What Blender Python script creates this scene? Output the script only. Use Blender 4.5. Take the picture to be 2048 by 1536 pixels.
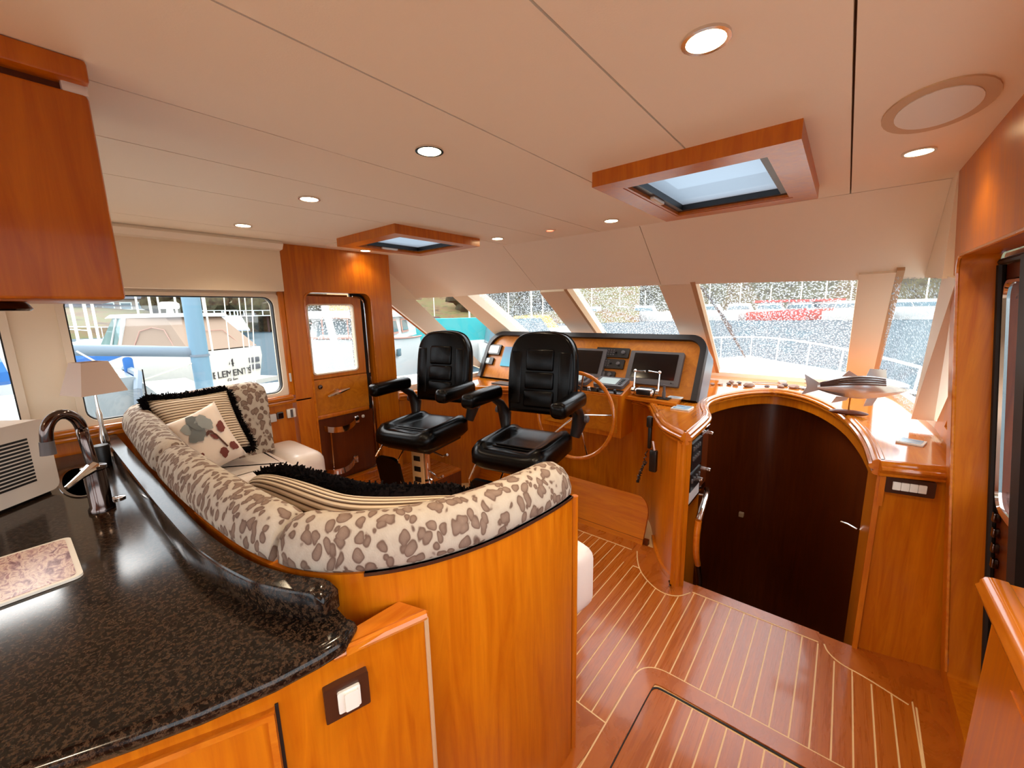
import bpy, bmesh, math, random
from mathutils import Vector, Matrix
random.seed(7)
PI = math.pi
for o in list(bpy.data.objects): bpy.data.objects.remove(o)
SC = bpy.context.scene
COL = SC.collection

# ------------------------------------------------------------------ camera
F, CX, CY, H = 805.0, 1024.0, 768.0, 1.65          # focal length in pixels of the 2048x1536 frame, eye height
def _vp(x, y): return Vector(((x-CX)/F, -(y-CY)/F, -1)).normalized()
_Y = _vp(1695, 610); _Z = -_vp(1110, 5300); _Z = (_Z-_Y*_Z.dot(_Y)).normalized(); _X = _Y.cross(_Z)
ROT = Matrix((_X, _Y, _Z))                          # camera -> world (X starboard, Y forward, Z up)
cam = bpy.data.objects.new('camera', bpy.data.cameras.new('camera')); COL.objects.link(cam)
cam.data.sensor_fit = 'HORIZONTAL'; cam.data.sensor_width = 36; cam.data.lens = 36*F/2048
cam.data.clip_start = 0.02; cam.data.clip_end = 1000
cam.matrix_world = Matrix.Translation((0, 0, H)) @ ROT.to_4x4()
SC.camera = cam
EYE = Vector((0, 0, H))
def ray(x, y): return ROT @ Vector(((x-CX)/F, -(y-CY)/F, -1))
def PZ(x, y, z): d = ray(x, y); return EYE + d*((z-H)/d.z)
def PY(x, y, Y): d = ray(x, y); return EYE + d*(Y/d.y)
def PX(x, y, X): d = ray(x, y); return EYE + d*(X/d.x)

# ------------------------------------------------------------------ world, exposure
w = bpy.data.worlds.new('overcast_sky'); SC.world = w; w.use_nodes = True
bg = w.node_tree.nodes['Background']; bg.inputs[0].default_value = (0.88, 0.95, 1.0, 1); bg.inputs[1].default_value = 1.6
SC.view_settings.view_transform = 'Standard'; SC.view_settings.look = 'None'
SC.view_settings.exposure = 1.35; SC.view_settings.gamma = 1; SC.view_settings.use_curve_mapping = False
WARM = (1.0, 0.80, 0.55)
sd_ = bpy.data.lights.new('port_fill_sun', 'SUN'); sd_.energy = 2.0; sd_.angle = math.radians(40); sd_.color = (1.0, .97, .92)      # soft sun added to brighten the port side
sun = bpy.data.objects.new('port_fill_sun', sd_); COL.objects.link(sun); sun.rotation_euler = Vector((1.0, .18, -.85)).to_track_quat('-Z', 'Y').to_euler()

# ------------------------------------------------------------------ materials
def s2l(c): return tuple(((v/255)/12.92 if v/255 <= .04045 else ((v/255+.055)/1.055)**2.4) for v in c)
M = {}
def mat(name, rgb, rough=.5, metal=0., coat=0., emit=None, es=0., spec=.5, lin=False):
    m = bpy.data.materials.new(name); m.use_nodes = True; b = m.node_tree.nodes['Principled BSDF']
    c = rgb if lin else s2l(rgb)
    b.inputs['Base Color'].default_value = (*c, 1); b.inputs['Roughness'].default_value = rough; b.inputs['Metallic'].default_value = metal
    b.inputs['Coat Weight'].default_value = coat; b.inputs['Coat Roughness'].default_value = .08; b.inputs['Specular IOR Level'].default_value = spec
    if emit: b.inputs['Emission Color'].default_value = (*emit, 1); b.inputs['Emission Strength'].default_value = es
    M[name] = m; return m
def nodes(m): return m.node_tree.nodes, m.node_tree.links, m.node_tree.nodes['Principled BSDF']
def coords(m, scale=(1, 1, 1), src='Object'):
    n, l, b = nodes(m); t = n.new('ShaderNodeTexCoord'); mp = n.new('ShaderNodeMapping'); mp.inputs['Scale'].default_value = scale
    l.new(t.outputs[src], mp.inputs[0]); return mp.outputs[0]
def noise(m, vec, scale, detail=4, rough=.55, dist=0.):
    n, l, b = nodes(m); t = n.new('ShaderNodeTexNoise'); t.inputs['Scale'].default_value = scale; t.inputs['Detail'].default_value = detail
    t.inputs['Roughness'].default_value = rough; t.inputs['Distortion'].default_value = dist; l.new(vec, t.inputs['Vector']); return t.outputs[0]
def ramp(m, fac, stops, const=False):
    n, l, b = nodes(m); r = n.new('ShaderNodeValToRGB'); e = r.color_ramp.elements
    if const: r.color_ramp.interpolation = 'CONSTANT'
    while len(e) < len(stops): e.new(.5)
    for k, (p, c) in zip(e, stops): k.position = p; k.color = (*c, 1)
    l.new(fac, r.inputs[0]); return r.outputs[0]
def bump(m, fac, strength=.2, dist=.01):
    n, l, b = nodes(m); k = n.new('ShaderNodeBump'); k.inputs['Strength'].default_value = strength; k.inputs['Distance'].default_value = dist
    l.new(fac, k.inputs['Height']); l.new(k.outputs[0], b.inputs['Normal'])
def wood(name, a, b_, scale, rough=.28, coat=.25, burl=False):
    m = mat(name, a, rough, coat=coat); v = coords(m, scale)
    f = noise(m, v, 3.0 if not burl else 11, 6, .62, 1.2 if not burl else 2.5)
    n, l, b = nodes(m); l.new(ramp(m, f, [(.3, s2l(b_)), (.7, s2l(a))]), b.inputs['Base Color'])
    r = n.new('ShaderNodeMapRange'); r.inputs[3].default_value = rough-.06; r.inputs[4].default_value = rough+.1; l.new(f, r.inputs[0]); l.new(r.outputs[0], b.inputs['Roughness'])
    return m
V_ = (9, 9, .7)
wood('wood', (206, 118, 8), (178, 88, 3), V_, .3, .06)
wood('wood_dark', (104, 44, 6), (78, 28, 3), V_, .3, .06)
wood('wood_top', (210, 124, 30), (186, 94, 14), (9, .7, 9), .12, .6)
wood('wood_x', (206, 118, 8), (178, 88, 3), (.7, 9, 9), .3, .06)
wood('burl', (206, 126, 22), (178, 98, 10), (1, 1, 1), .3, .1, True)
wood('teak', (184, 100, 22), (154, 74, 10), (16, .8, 9), .26, .5)
wood('teak_margin', (182, 98, 24), (156, 76, 12), (3, 1.5, 3), .26, .5)
mat('holly', (232, 196, 140), .35)
m = mat('ceiling', (250, 240, 222), .6); v = coords(m); bump(m, noise(m, v, 260, 3), .12, .002)
mat('cream', (242, 226, 200), .6); mat('cream_trim', (236, 220, 196), .45)
mat('seam', (120, 84, 58), .8)
m = mat('black_leather', (4, 3, 3), .25, spec=.18); v = coords(m); bump(m, noise(m, v, 300, 3), .15, .002)
m = mat('cream_leather', (232, 220, 212), .32); v = coords(m); bump(m, noise(m, v, 14, 5), .25, .01)
mat('black_plastic', (22, 19, 19), .38); mat('grey_plastic', (86, 80, 80), .45); mat('screen', (10, 6, 8), .12); mat('lit_screen', (190, 205, 205), .2)
mat('light_plastic', (205, 200, 196), .45); mat('white_plastic', (232, 228, 218), .4); mat('chrome', (226, 220, 214), .1, 1.); mat('dark_chrome', (96, 84, 80), .12, 1.)
mat('brass', (200, 160, 90), .25, 1.); mat('brown_plate', (62, 34, 22), .3, coat=.3); mat('rubber', (18, 14, 13), .6)
mat('fringe', (16, 11, 11), .95, spec=.1); mat('hood', (26, 22, 24), .5); mat('hood_side', (120, 128, 138), .3)
mat('lens', (255, 240, 210), .4, emit=(1, .78, .45), es=14); mat('red_lens', (220, 30, 20), .4, emit=(1, .08, .04), es=4)
mat('shade', (200, 176, 160), .8); mat('tan', (196, 158, 118), .6); mat('speaker_cloth', (214, 200, 186), .8)
mat('speaker_ring', (212, 182, 144), .6)
# granite
m = mat('granite', (60, 48, 40), .13, coat=0., spec=.28); v = coords(m); n, l, b = nodes(m)
f1 = noise(m, v, 95, 5, .8, .2)
l.new(ramp(m, f1, [(.38, s2l((8, 6, 5))), (.50, s2l((26, 19, 15))), (.58, s2l((74, 55, 40))), (.65, s2l((24, 18, 15)))]), b.inputs['Base Color'])
# leopard cloth
m = mat('leopard', (200, 180, 160), .85, spec=.2); n, l, b = nodes(m); v = coords(m, (1, 1, .7))
nz = n.new('ShaderNodeTexNoise'); nz.inputs['Scale'].default_value = 16; l.new(v, nz.inputs['Vector'])
mx = n.new('ShaderNodeVectorMath'); mx.operation = 'MULTIPLY_ADD'; mx.inputs[1].default_value = (.045, .045, .045); l.new(nz.outputs[1], mx.inputs[0]); l.new(v, mx.inputs[2])
vo = n.new('ShaderNodeTexVoronoi'); vo.inputs['Scale'].default_value = 36; l.new(mx.outputs[0], vo.inputs['Vector'])
A = ramp(m, vo.outputs['Distance'], [(0, s2l((140, 118, 104))), (.34, s2l((128, 106, 92))), (.46, s2l((104, 82, 70))), (.53, s2l((178, 164, 148))), (.8, s2l((186, 174, 158)))])
l.new(A, b.inputs['Base Color']); bump(m, noise(m, v, 240, 3), .3, .003)
# ribbed striped cloth
def striped(name, axis_uv):
    m = mat(name, (200, 180, 155), .85, spec=.2); n, l, b = nodes(m); v = coords(m, (1, 1, 1), 'UV')
    wv = n.new('ShaderNodeTexWave'); wv.bands_direction = axis_uv; wv.inputs['Scale'].default_value = 7.5; wv.inputs['Distortion'].default_value = .15; l.new(v, wv.inputs['Vector'])
    l.new(ramp(m, wv.outputs['Fac'], [(0, s2l((74, 52, 36))), (.16, s2l((150, 124, 98))), (.35, s2l((216, 196, 168))), (1, s2l((228, 210, 184)))]), b.inputs['Base Color'])
    bump(m, wv.outputs['Fac'], .5, .012)
striped('ribbed', 'Y')
mat('pillow_white', (232, 216, 200), .85, spec=.2); mat('petal', (146, 150, 146), .85); mat('petal_dark', (108, 112, 110), .85); mat('leaf_red', (112, 52, 44), .85); mat('stem_brown', (86, 52, 42), .85)
# glass
def glass(name, fac=.07, tint=(1, 1, 1), drops=0.):
    m = bpy.data.materials.new(name); m.use_nodes = True; n = m.node_tree.nodes; l = m.node_tree.links; n.clear()
    out = n.new('ShaderNodeOutputMaterial'); t = n.new('ShaderNodeBsdfTransparent'); t.inputs[0].default_value = (*tint, 1); g = n.new('ShaderNodeBsdfGlossy'); g.inputs['Roughness'].default_value = .02
    mx = n.new('ShaderNodeMixShader'); mx.inputs[0].default_value = fac; l.new(t.outputs[0], mx.inputs[1]); l.new(g.outputs[0], mx.inputs[2]); last = mx.outputs[0]
    if drops:
        tc = n.new('ShaderNodeTexCoord'); vo = n.new('ShaderNodeTexVoronoi'); vo.inputs['Scale'].default_value = 62; l.new(tc.outputs['Object'], vo.inputs['Vector'])
        vo.inputs['Randomness'].default_value = 1
        r = n.new('ShaderNodeValToRGB'); r.color_ramp.elements[0].position = .26; r.color_ramp.elements[0].color = (1, 1, 1, 1); r.color_ramp.elements[1].position = .36; r.color_ramp.elements[1].color = (0, 0, 0, 1)
        l.new(vo.outputs['Distance'], r.inputs[0])
        mul = n.new('ShaderNodeMath'); mul.operation = 'MULTIPLY_ADD'; mul.inputs[1].default_value = drops; mul.inputs[2].default_value = .03; l.new(r.outputs[0], mul.inputs[0])
        tr = n.new('ShaderNodeBsdfTranslucent'); tr.inputs[0].default_value = (.5, .53, .55, 1)
        m2 = n.new('ShaderNodeMixShader'); l.new(mul.outputs[0], m2.inputs[0]); l.new(last, m2.inputs[1]); l.new(tr.outputs[0], m2.inputs[2]); last = m2.outputs[0]
    l.new(last, out.inputs[0]); M[name] = m
glass('glass', .05); glass('wet_glass', .05, drops=.7); glass('screen_glass', .3)
m = bpy.data.materials.new('frosted'); m.use_nodes = True; n = m.node_tree.nodes; l = m.node_tree.links; n.clear(); o_ = n.new('ShaderNodeOutputMaterial'); tr = n.new('ShaderNodeBsdfTranslucent'); tr.inputs[0].default_value = (.36, .40, .44, 1)
t2 = n.new('ShaderNodeBsdfTransparent'); t2.inputs[0].default_value = (.40, .43, .46, 1); mx = n.new('ShaderNodeMixShader'); mx.inputs[0].default_value = .45; l.new(tr.outputs[0], mx.inputs[1]); l.new(t2.outputs[0], mx.inputs[2]); l.new(mx.outputs[0], o_.inputs[0]); M['frosted'] = m
# outdoors
m = mat('water', (66, 82, 90), .6, spec=.02); n, l, b = nodes(m); v = coords(m, (1, 1, 1)); f1 = noise(m, v, 1.1, 5, .6); bump(m, f1, .6, .25)
mat('gelcoat', (206, 206, 202), .35); mat('gelcoat_warm', (214, 208, 196), .4); mat('canvas_tan', (150, 126, 106), .8); mat('canvas_blue', (16, 92, 164), .7); mat('canvas_navy', (70, 100, 150), .6)
mat('canvas_teal', (20, 140, 142), .7); mat('canvas_yellow', (190, 150, 76), .7); mat('canvas_grey', (116, 130, 142), .7); mat('boat_window', (86, 112, 122), .15); mat('boat_glass', (96, 128, 128), .1); mat('boat_screen', (130, 142, 146), .3)
mat('mast_blue', (110, 146, 166), .4); mat('rope', (225, 220, 200), .8); mat('boat_teak', (176, 130, 84), .6); mat('boat_red', (196, 70, 60), .5); mat('fender', (228, 120, 100), .5); mat('boat_trim', (190, 140, 124), .5); mat('vent_dark', (92, 88, 90), .5); mat('letter', (50, 46, 46), .5)
def patchy(name, cs, scale):
    m = mat(name, cs[0], .95, spec=.1); v = coords(m); n, l, b = nodes(m); f = noise(m, v, scale, 8, .7); k = len(cs)
    l.new(ramp(m, f, [(.32+.36*i/(k-1), s2l(c)) for i, c in enumerate(cs)]), b.inputs['Base Color'])
patchy('bank', [(62, 50, 42), (104, 84, 60), (94, 94, 58), (78, 58, 48)], .22)
patchy('foliage', [(34, 34, 30), (62, 56, 44), (78, 76, 56), (58, 46, 40)], .5)
mat('roof_grey', (96, 98, 104), .9); mat('roof_brown', (98, 74, 66), .9); mat('house_wall', (160, 152, 144), .9); mat('house_dark', (80, 62, 58), .9); mat('house_trim', (214, 226, 226), .7); mat('quay', (104, 92, 86), .9); mat('ramp_grey', (150, 160, 170), .7)
def printed(name, cs, scale):
    m = mat(name, cs[0], .3); v = coords(m, (1, 2.2, 1)); n, l, b = nodes(m); f = noise(m, v, scale, 6, .6, 1.)
    l.new(ramp(m, f, [(.34+.3*i/(len(cs)-1), s2l(c)) for i, c in enumerate(cs)]), b.inputs['Base Color'])
printed('sea_print', [(40, 80, 130), (90, 150, 190), (200, 220, 225), (60, 110, 150)], 9)
printed('board_print', [(110, 64, 74), (176, 140, 140), (222, 200, 186), (150, 98, 102)], 22)
m = mat('sea_poster', (40, 120, 160), .25); v = coords(m, (1, 1, 1), 'Object'); n, l, b = nodes(m); sp = n.new('ShaderNodeSeparateXYZ'); l.new(v, sp.inputs[0])
mr = n.new('ShaderNodeMapRange'); mr.inputs[1].default_value = 1.05; mr.inputs[2].default_value = 1.34; l.new(sp.outputs[2], mr.inputs[0])
l.new(ramp(m, mr.outputs[0], [(0, s2l((190, 225, 225))), (.12, s2l((20, 160, 190))), (.45, s2l((50, 130, 160))), (1, s2l((40, 60, 120)))]), b.inputs['Base Color'])

# ------------------------------------------------------------------ mesh helpers (all add to a bmesh)
def BM(): return bmesh.new()
def face(bm, vs):
    try: return bm.faces.new(vs)
    except ValueError: return None
def box(bm, x0, x1, y0, y1, z0, z1, Mx=None, r=0, seg=2):
    v = [Vector((x, y, z)) for z in (z0, z1) for x, y in ((x0, y0), (x1, y0), (x1, y1), (x0, y1))]
    t = bmesh.new(); vs = [t.verts.new(p) for p in v]
    for q in ((3, 2, 1, 0), (4, 5, 6, 7), (0, 1, 5, 4), (1, 2, 6, 5), (2, 3, 7, 6), (3, 0, 4, 7)): t.faces.new([vs[i] for i in q])
    if r: bmesh.ops.bevel(t, geom=list(t.edges), offset=r, segments=seg, profile=.5, affect='EDGES')
    add(bm, t, Mx); return bm
def add(bm, t, Mx=None):
    if Mx: bmesh.ops.transform(t, matrix=Mx, verts=t.verts)
    mp = {v: bm.verts.new(v.co) for v in t.verts}
    for f in t.faces: face(bm, [mp[v] for v in f.verts])
    t.free()
def ext(bm, pts, vec):
    """polygon pts (3d) extruded by vec"""
    vec = Vector(vec); a = [bm.verts.new(p) for p in pts]; b = [bm.verts.new(Vector(p)+vec) for p in pts]; n = len(a)
    face(bm, a[::-1]); face(bm, b)
    for i in range(n): face(bm, [a[i], a[(i+1) % n], b[(i+1) % n], b[i]])
    return bm
def prism(bm, pts, z0, z1): return ext(bm, [(p[0], p[1], z0) for p in pts], (0, 0, z1-z0))
def frame(o, u, v): 
    u = Vector(u).normalized(); n = u.cross(Vector(v)).normalized(); v = n.cross(u)
    return Matrix(((u.x, v.x, n.x, o[0]), (u.y, v.y, n.y, o[1]), (u.z, v.z, n.z, o[2]), (0, 0, 0, 1)))
def rr(x0, x1, y0, y1, r, n=5):
    out = []
    for cx, cy, a in ((x1-r, y0+r, -90), (x1-r, y1-r, 0), (x0+r, y1-r, 90), (x0+r, y0+r, 180)):
        for i in range(n+1): t = math.radians(a+90*i/n); out.append((cx+r*math.cos(t), cy+r*math.sin(t)))
    return out
def flat(bm, pts2, Mx, z0, z1):
    p = [Mx @ Vector((a, b, z0)) for a, b in pts2]; return ext(bm, p, (Mx.to_3x3() @ Vector((0, 0, z1-z0))))
def ring(bm, outer, inner, Mx, z0, z1):
    n = len(outer); L = []
    for pts, z in ((outer, z0), (outer, z1), (inner, z1), (inner, z0)): L.append([bm.verts.new(Mx @ Vector((a, b, z))) for a, b in pts])
    for k in range(4):
        A, B = L[k], L[(k+1) % 4]
        for i in range(n): face(bm, [A[i], A[(i+1) % n], B[(i+1) % n], B[i]])
    return bm
def tube(bm, pts, r, n=8, closed=False):
    pts = [Vector(p) for p in pts]; N = len(pts); rs = r if isinstance(r, (list, tuple)) else [r]*N; rings = []; up = None
    for i, p in enumerate(pts):
        a = pts[(i-1) % N] if (closed or i) else p; b = pts[(i+1) % N] if (closed or i < N-1) else p
        t = (b-a).normalized()
        if up is None: up = t.orthogonal().normalized()
        up = (up - t*up.dot(t)).normalized(); s = t.cross(up)
        rings.append([bm.verts.new(p + (up*math.cos(2*PI*k/n)+s*math.sin(2*PI*k/n))*rs[i]) for k in range(n)])
    for i in range(N if closed else N-1):
        A, B = rings[i], rings[(i+1) % N]
        for k in range(n): face(bm, [A[k], A[(k+1) % n], B[(k+1) % n], B[k]])
    if not closed: face(bm, rings[0][::-1]); face(bm, rings[-1])
    return bm
def lathe(bm, prof, Mx=None, n=20):
    Mx = Mx or Matrix(); rings = []
    for r, z in prof:
        rings.append([bm.verts.new(Mx @ Vector((r*math.cos(2*PI*k/n), r*math.sin(2*PI*k/n), z))) for k in range(n)])
    for A, B in zip(rings, rings[1:]):
        for k in range(n): face(bm, [A[k], A[(k+1) % n], B[(k+1) % n], B[k]])
    face(bm, rings[0][::-1]); face(bm, rings[-1]); return bm
def ball(bm, c, s, n=10, Mx=None):
    t = bmesh.new(); bmesh.ops.create_uvsphere(t, u_segments=n*2, v_segments=n, radius=1)
    bmesh.ops.transform(t, matrix=Matrix.Translation(c) @ (Mx or Matrix()) @ Matrix.Diagonal((s[0], s[1], s[2], 1)), verts=t.verts); add(bm, t); return bm
def sweep(bm, path, prof, inner=1, caps=True):
    """closed profile [(offset to the left of the path, z)] per path point; prof may be a function of the index"""
    N = len(path); rings = []
    for i in range(N):
        a = Vector(path[max(i-1, 0)][:2]); b = Vector(path[min(i+1, N-1)][:2]); t = (b-a).normalized(); nn = Vector((-t.y, t.x))*inner
        pr = prof(i) if callable(prof) else prof
        z = path[i][2] if len(path[i]) > 2 else 0
        rings.append([bm.verts.new((path[i][0]+nn.x*o, path[i][1]+nn.y*o, z+h)) for o, h in pr])
    k = len(rings[0])
    for A, B in zip(rings, rings[1:]):
        for j in range(k): face(bm, [A[j], A[(j+1) % k], B[(j+1) % k], B[j]])
    if caps: face(bm, rings[0][::-1]); face(bm, rings[-1])
    return bm
def smooth(pts, it=3, closed=False):
    pts = [Vector(p) for p in pts]
    for _ in range(it):
        q = []; N = len(pts)
        for i in range(N if closed else N-1):
            a, b = pts[i], pts[(i+1) % N]; q += [a*.75+b*.25, a*.25+b*.75]
        pts = q if closed else [pts[0]]+q+[pts[-1]]
    return pts
def resample(pts, n):
    pts = [Vector(p) for p in pts]; d = [0]
    for a, b in zip(pts, pts[1:]): d.append(d[-1]+(b-a).length)
    out = []
    for k in range(n):
        s = d[-1]*k/(n-1); i = 0
        while i < len(d)-2 and d[i+1] < s: i += 1
        t = (s-d[i])/max(d[i+1]-d[i], 1e-9); out.append(pts[i].lerp(pts[i+1], min(max(t, 0), 1)))
    return out
def cushion(bm, c, u, v, th, n=14, pw=4, uvs=None, bend=None):
    """pillow: centre c, half vectors u and v, thickness th"""
    c, u, v = Vector(c), Vector(u), Vector(v); w_ = u.cross(v).normalized(); g = {}
    uvl = bm.loops.layers.uv.verify()
    for s in (1, -1):
        for i in range(n+1):
            for j in range(n+1):
                a, b = 2*i/n-1, 2*j/n-1; e = i in (0, n) or j in (0, n)
                if e and s == -1: g[s, i, j] = g[1, i, j]; continue
                pin = 1-.07*(a*a*(1-b*b)+b*b*(1-a*a))
                h = th*((1-abs(a)**pw)*(1-abs(b)**pw))**.5
                p = c+u*a*pin+v*b*pin+w_*s*h
                g[s, i, j] = bm.verts.new(p)
        for i in range(n):
            for j in range(n):
                q = [g[s, i, j], g[s, i+1, j], g[s, i+1, j+1], g[s, i, j+1]]; ij = [(i, j), (i+1, j), (i+1, j+1), (i, j+1)]
                if s == -1: q.reverse(); ij.reverse()
                f = face(bm, q)
                if f:
                    for lp, (a, b) in zip(f.loops, ij): lp[uvl].uv = (a/n, b/n)
    return bm
def fringe(bm, pts, length, count, up=(0, 0, 1), spread=.5, outf=None):
    P = resample(pts, count)
    for k, p in enumerate(P):
        for q in range(3):
            d = (outf(k/count) if outf else Vector(up)) + Vector((random.uniform(-1, 1), random.uniform(-1, 1), random.uniform(-1, 1)))*spread
            d = d.normalized()*length*random.uniform(.6, 1.1); s = d.orthogonal().normalized()*.004
            a = p+Vector((random.uniform(-1, 1), random.uniform(-1, 1), random.uniform(-1, 1)))*.008
            face(bm, [bm.verts.new(x) for x in (a-s, a+s, a+d+s*.6, a+d-s*.6)])
    return bm

# ------------------------------------------------------------------ object helpers
def obj(name, bm, m, parent=None, local=False, sm=True, ang=38):
    me = bpy.data.meshes.new(name); bmesh.ops.recalc_face_normals(bm, faces=bm.faces); bm.to_mesh(me); bm.free()
    me.materials.append(M[m] if isinstance(m, str) else m)
    if sm:
        me.polygons.foreach_set('use_smooth', [True]*len(me.polygons)); me.set_sharp_from_angle(angle=math.radians(ang))
    o = bpy.data.objects.new(name, me); COL.objects.link(o)
    if parent:
        o.parent = parent
        if not local: o.matrix_parent_inverse = Matrix.Translation(-absloc(parent))
    return o
def absloc(o): return Vector(o.location) if o.parent is None else Vector()
def tag(o, label, cat, group=None):
    o['label'] = label; o['category'] = cat
    if group: o['group'] = group
    return o
def thing(name, label, cat, loc=(0, 0, 0), group=None, rotz=0):
    o = bpy.data.objects.new(name, None); COL.objects.link(o); o.location = loc; o.rotation_euler = (0, 0, rotz); o.empty_display_size = .05
    return tag(o, label, cat, group)
def struct(name, bm, m, **k): o = obj(name, bm, m, **k); o['kind'] = 'structure'; return o
def sthing(name, loc=(0, 0, 0)): o = bpy.data.objects.new(name, None); COL.objects.link(o); o.location = loc; o['kind'] = 'structure'; return o
def copytree(o, parent=None):
    c = o.copy(); COL.objects.link(c); c.parent = parent
    for ch in o.children: copytree(ch, c)
    return c
def text(name, body, size, Mx, m, parent=None, depth=.002):
    cu = bpy.data.curves.new(name, 'FONT'); cu.body = body; cu.size = size; cu.extrude = depth; cu.align_x = 'CENTER'
    t = bpy.data.objects.new('tmp', cu); COL.objects.link(t); bpy.context.view_layer.update()
    me = bpy.data.meshes.new_from_object(t.evaluated_get(bpy.context.evaluated_depsgraph_get())); bpy.data.objects.remove(t)
    me.transform(Mx); me.materials.clear(); me.materials.append(M[m]); o = bpy.data.objects.new(name, me); COL.objects.link(o)
    if parent: o.parent = parent; o.matrix_parent_inverse = Matrix.Translation(-absloc(parent))
    return o

# ================================================================== THE SETTING
CZ = 2.13                                            # ceiling height
# ---- floor: light base shows as the inlay strips between teak planks
fl = sthing('floor')
b = BM(); box(b, -3.1, -.95, -3.2, 3.1, -.06, -.0015); box(b, -.95, -.70, -3.2, 2.72, -.06, -.0015); box(b, -.70, .16, -3.2, 2.37, -.06, -.0015); box(b, .16, .62, -3.2, 2.37, -.06, -.0015); box(b, .19, .62, 2.37, 2.6, -.06, -.0015)
o = obj('inlay_base', b, 'holly', fl)
b = BM()
for q in ((.18, .64, 2.16, 2.6), (.385, .64, -3.2, 2.16), (-2.6, -.99, 2.5, 2.62), (-.99, -.69, 2.33, 2.6), (-.69, -.54, 2.28, 2.37), (.04, .09, 2.29, 2.37), (.09, .18, 2.21, 2.37), (-.60, -.51, -.6, 1.6)): box(b, *q, -.02, -.0006)
obj('filler_board', b, 'teak_margin', fl)
b = BM(); box(b, -.505, -.4655, -.6, 1.555, -.02, 0); obj('hatch_plank', b, 'teak', fl, sm=False)
XS = [.178-.0647*k for k in range(-4, 36)]
def ymax(x): return 2.50 if x < -.93 else (2.32 if x < .09 else 2.24)
for k, xs in enumerate(XS):
    x1, x0 = xs-.003, xs-.0647+.003
    y1 = ymax((x0+x1)/2); xm = (x0+x1)/2
    y0 = 1.64 if xm > -.51 else 1.26
    if xm < -.75: y0 = 1.0
    b = BM(); box(b, x0, x1, y0, y1, -.02, 0); obj('plank', b, 'teak', fl, sm=False)
    if xm > -.46:
        b = BM(); box(b, x0, x1, -.6, 1.555, -.02, 0); obj('hatch_plank', b, 'teak', fl, sm=False)
def margin(pts, wdt, z=.0022, inner=1, name='margin_board', m='teak_margin'):
    b = BM(); sweep(b, [(*p[:2], 0) for p in pts], [(0, -.02), (wdt, -.02), (wdt, z), (0, z)], inner); obj(name, b, m, fl)
    b = BM(); sweep(b, [(*p[:2], 0) for p in pts], [(-.006, -.02), (0, -.02), (0, z*.8), (-.006, z*.8)], inner); obj('inlay_strip', b, 'holly', fl)
margin([(-2.3, 2.49), (-1.0, 2.492)], .13)
margin(smooth([(-.96, 2.495), (-.93, 2.42), (-.87, 2.31), (-.78, 2.225), (-.68, 2.18), (-.60, 2.205), (-.555, 2.285)], 2), .13)
margin([(-.545, 2.298), (.05, 2.30)], .075)
margin(smooth([(.075, 2.30), (.09, 2.25), (.14, 2.205), (.22, 2.19), (.36, 2.13)], 2), .045)
margin([(.385, 2.13), (.375, 1.6), (.365, .2)], .12)
margin(smooth([(.5, 1.652), (-.42, 1.657), (-.52, 1.655), (-.578, 1.61), (-.591, 1.53), (-.591, .2)], 2), .082, .006)
margin([(-.591, 1.272), (-.80, 1.285)], .3)
b = BM(); sweep(b, [(p.x, p.y, 0) for p in smooth([(.5, 1.57), (-.46, 1.57), (-.505, 1.555), (-.512, 1.5), (-.512, .2)], 2)], [(0, -.02), (.007, -.02), (.007, .003), (0, .003)]); obj('hatch_gap', b, 'rubber', fl)
# raised step beside the port door
b = BM(); box(b, -3.02, -2.5, 1.2, 2.3, 0, .28); st = sthing('floor_step', (0, 0, 0)); obj('riser', b, 'wood_dark', st)
for k in range(8): b = BM(); box(b, -3.0+k*.063, -3.0+k*.063+.057, 1.2, 2.3, .28, .30); obj('plank', b, 'teak', st, sm=False)

# ---- ceiling: panels between the seams, roof slab above with the two hatch openings
ce = sthing('ceiling')
HOLES = [(-.668, -.212, 1.46, 2.065), (-2.465, -2.0, 1.45, 1.95)]
def holed(bm, x0, x1, y0, y1, z0, z1):
    hs = [h for h in HOLES if h[0] < x1 and h[1] > x0]
    if not hs: box(bm, x0, x1, y0, y1, z0, z1); return
    h = hs[0]; hx0, hx1 = max(h[0], x0), min(h[1], x1)
    box(bm, x0, x1, y0, h[2], z0, z1); box(bm, x0, x1, h[3], y1, z0, z1)
    if hx0 > x0: box(bm, x0, hx0, h[2], h[3], z0, z1)
    if hx1 < x1: box(bm, hx1, x1, h[2], h[3], z0, z1)
SEAMS = [-3.05, -2.62, -1.955, -1.575, -1.235, -.80, -.43, -.037, .34]
for a, c in zip(SEAMS, SEAMS[1:]):
    b = BM(); holed(b, a+.0025, c-.0025, -3.3, 2.40, CZ, CZ+.02); obj('ceiling_panel', b, 'ceiling', ce)
b = BM(); holed(b, -3.3, -1.4, -3.4, 2.9, CZ+.02, CZ+.07); holed(b, -1.4, .7, -3.4, 2.9, CZ+.02, CZ+.07); obj('roof_slab', b, 'seam', ce)

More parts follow.
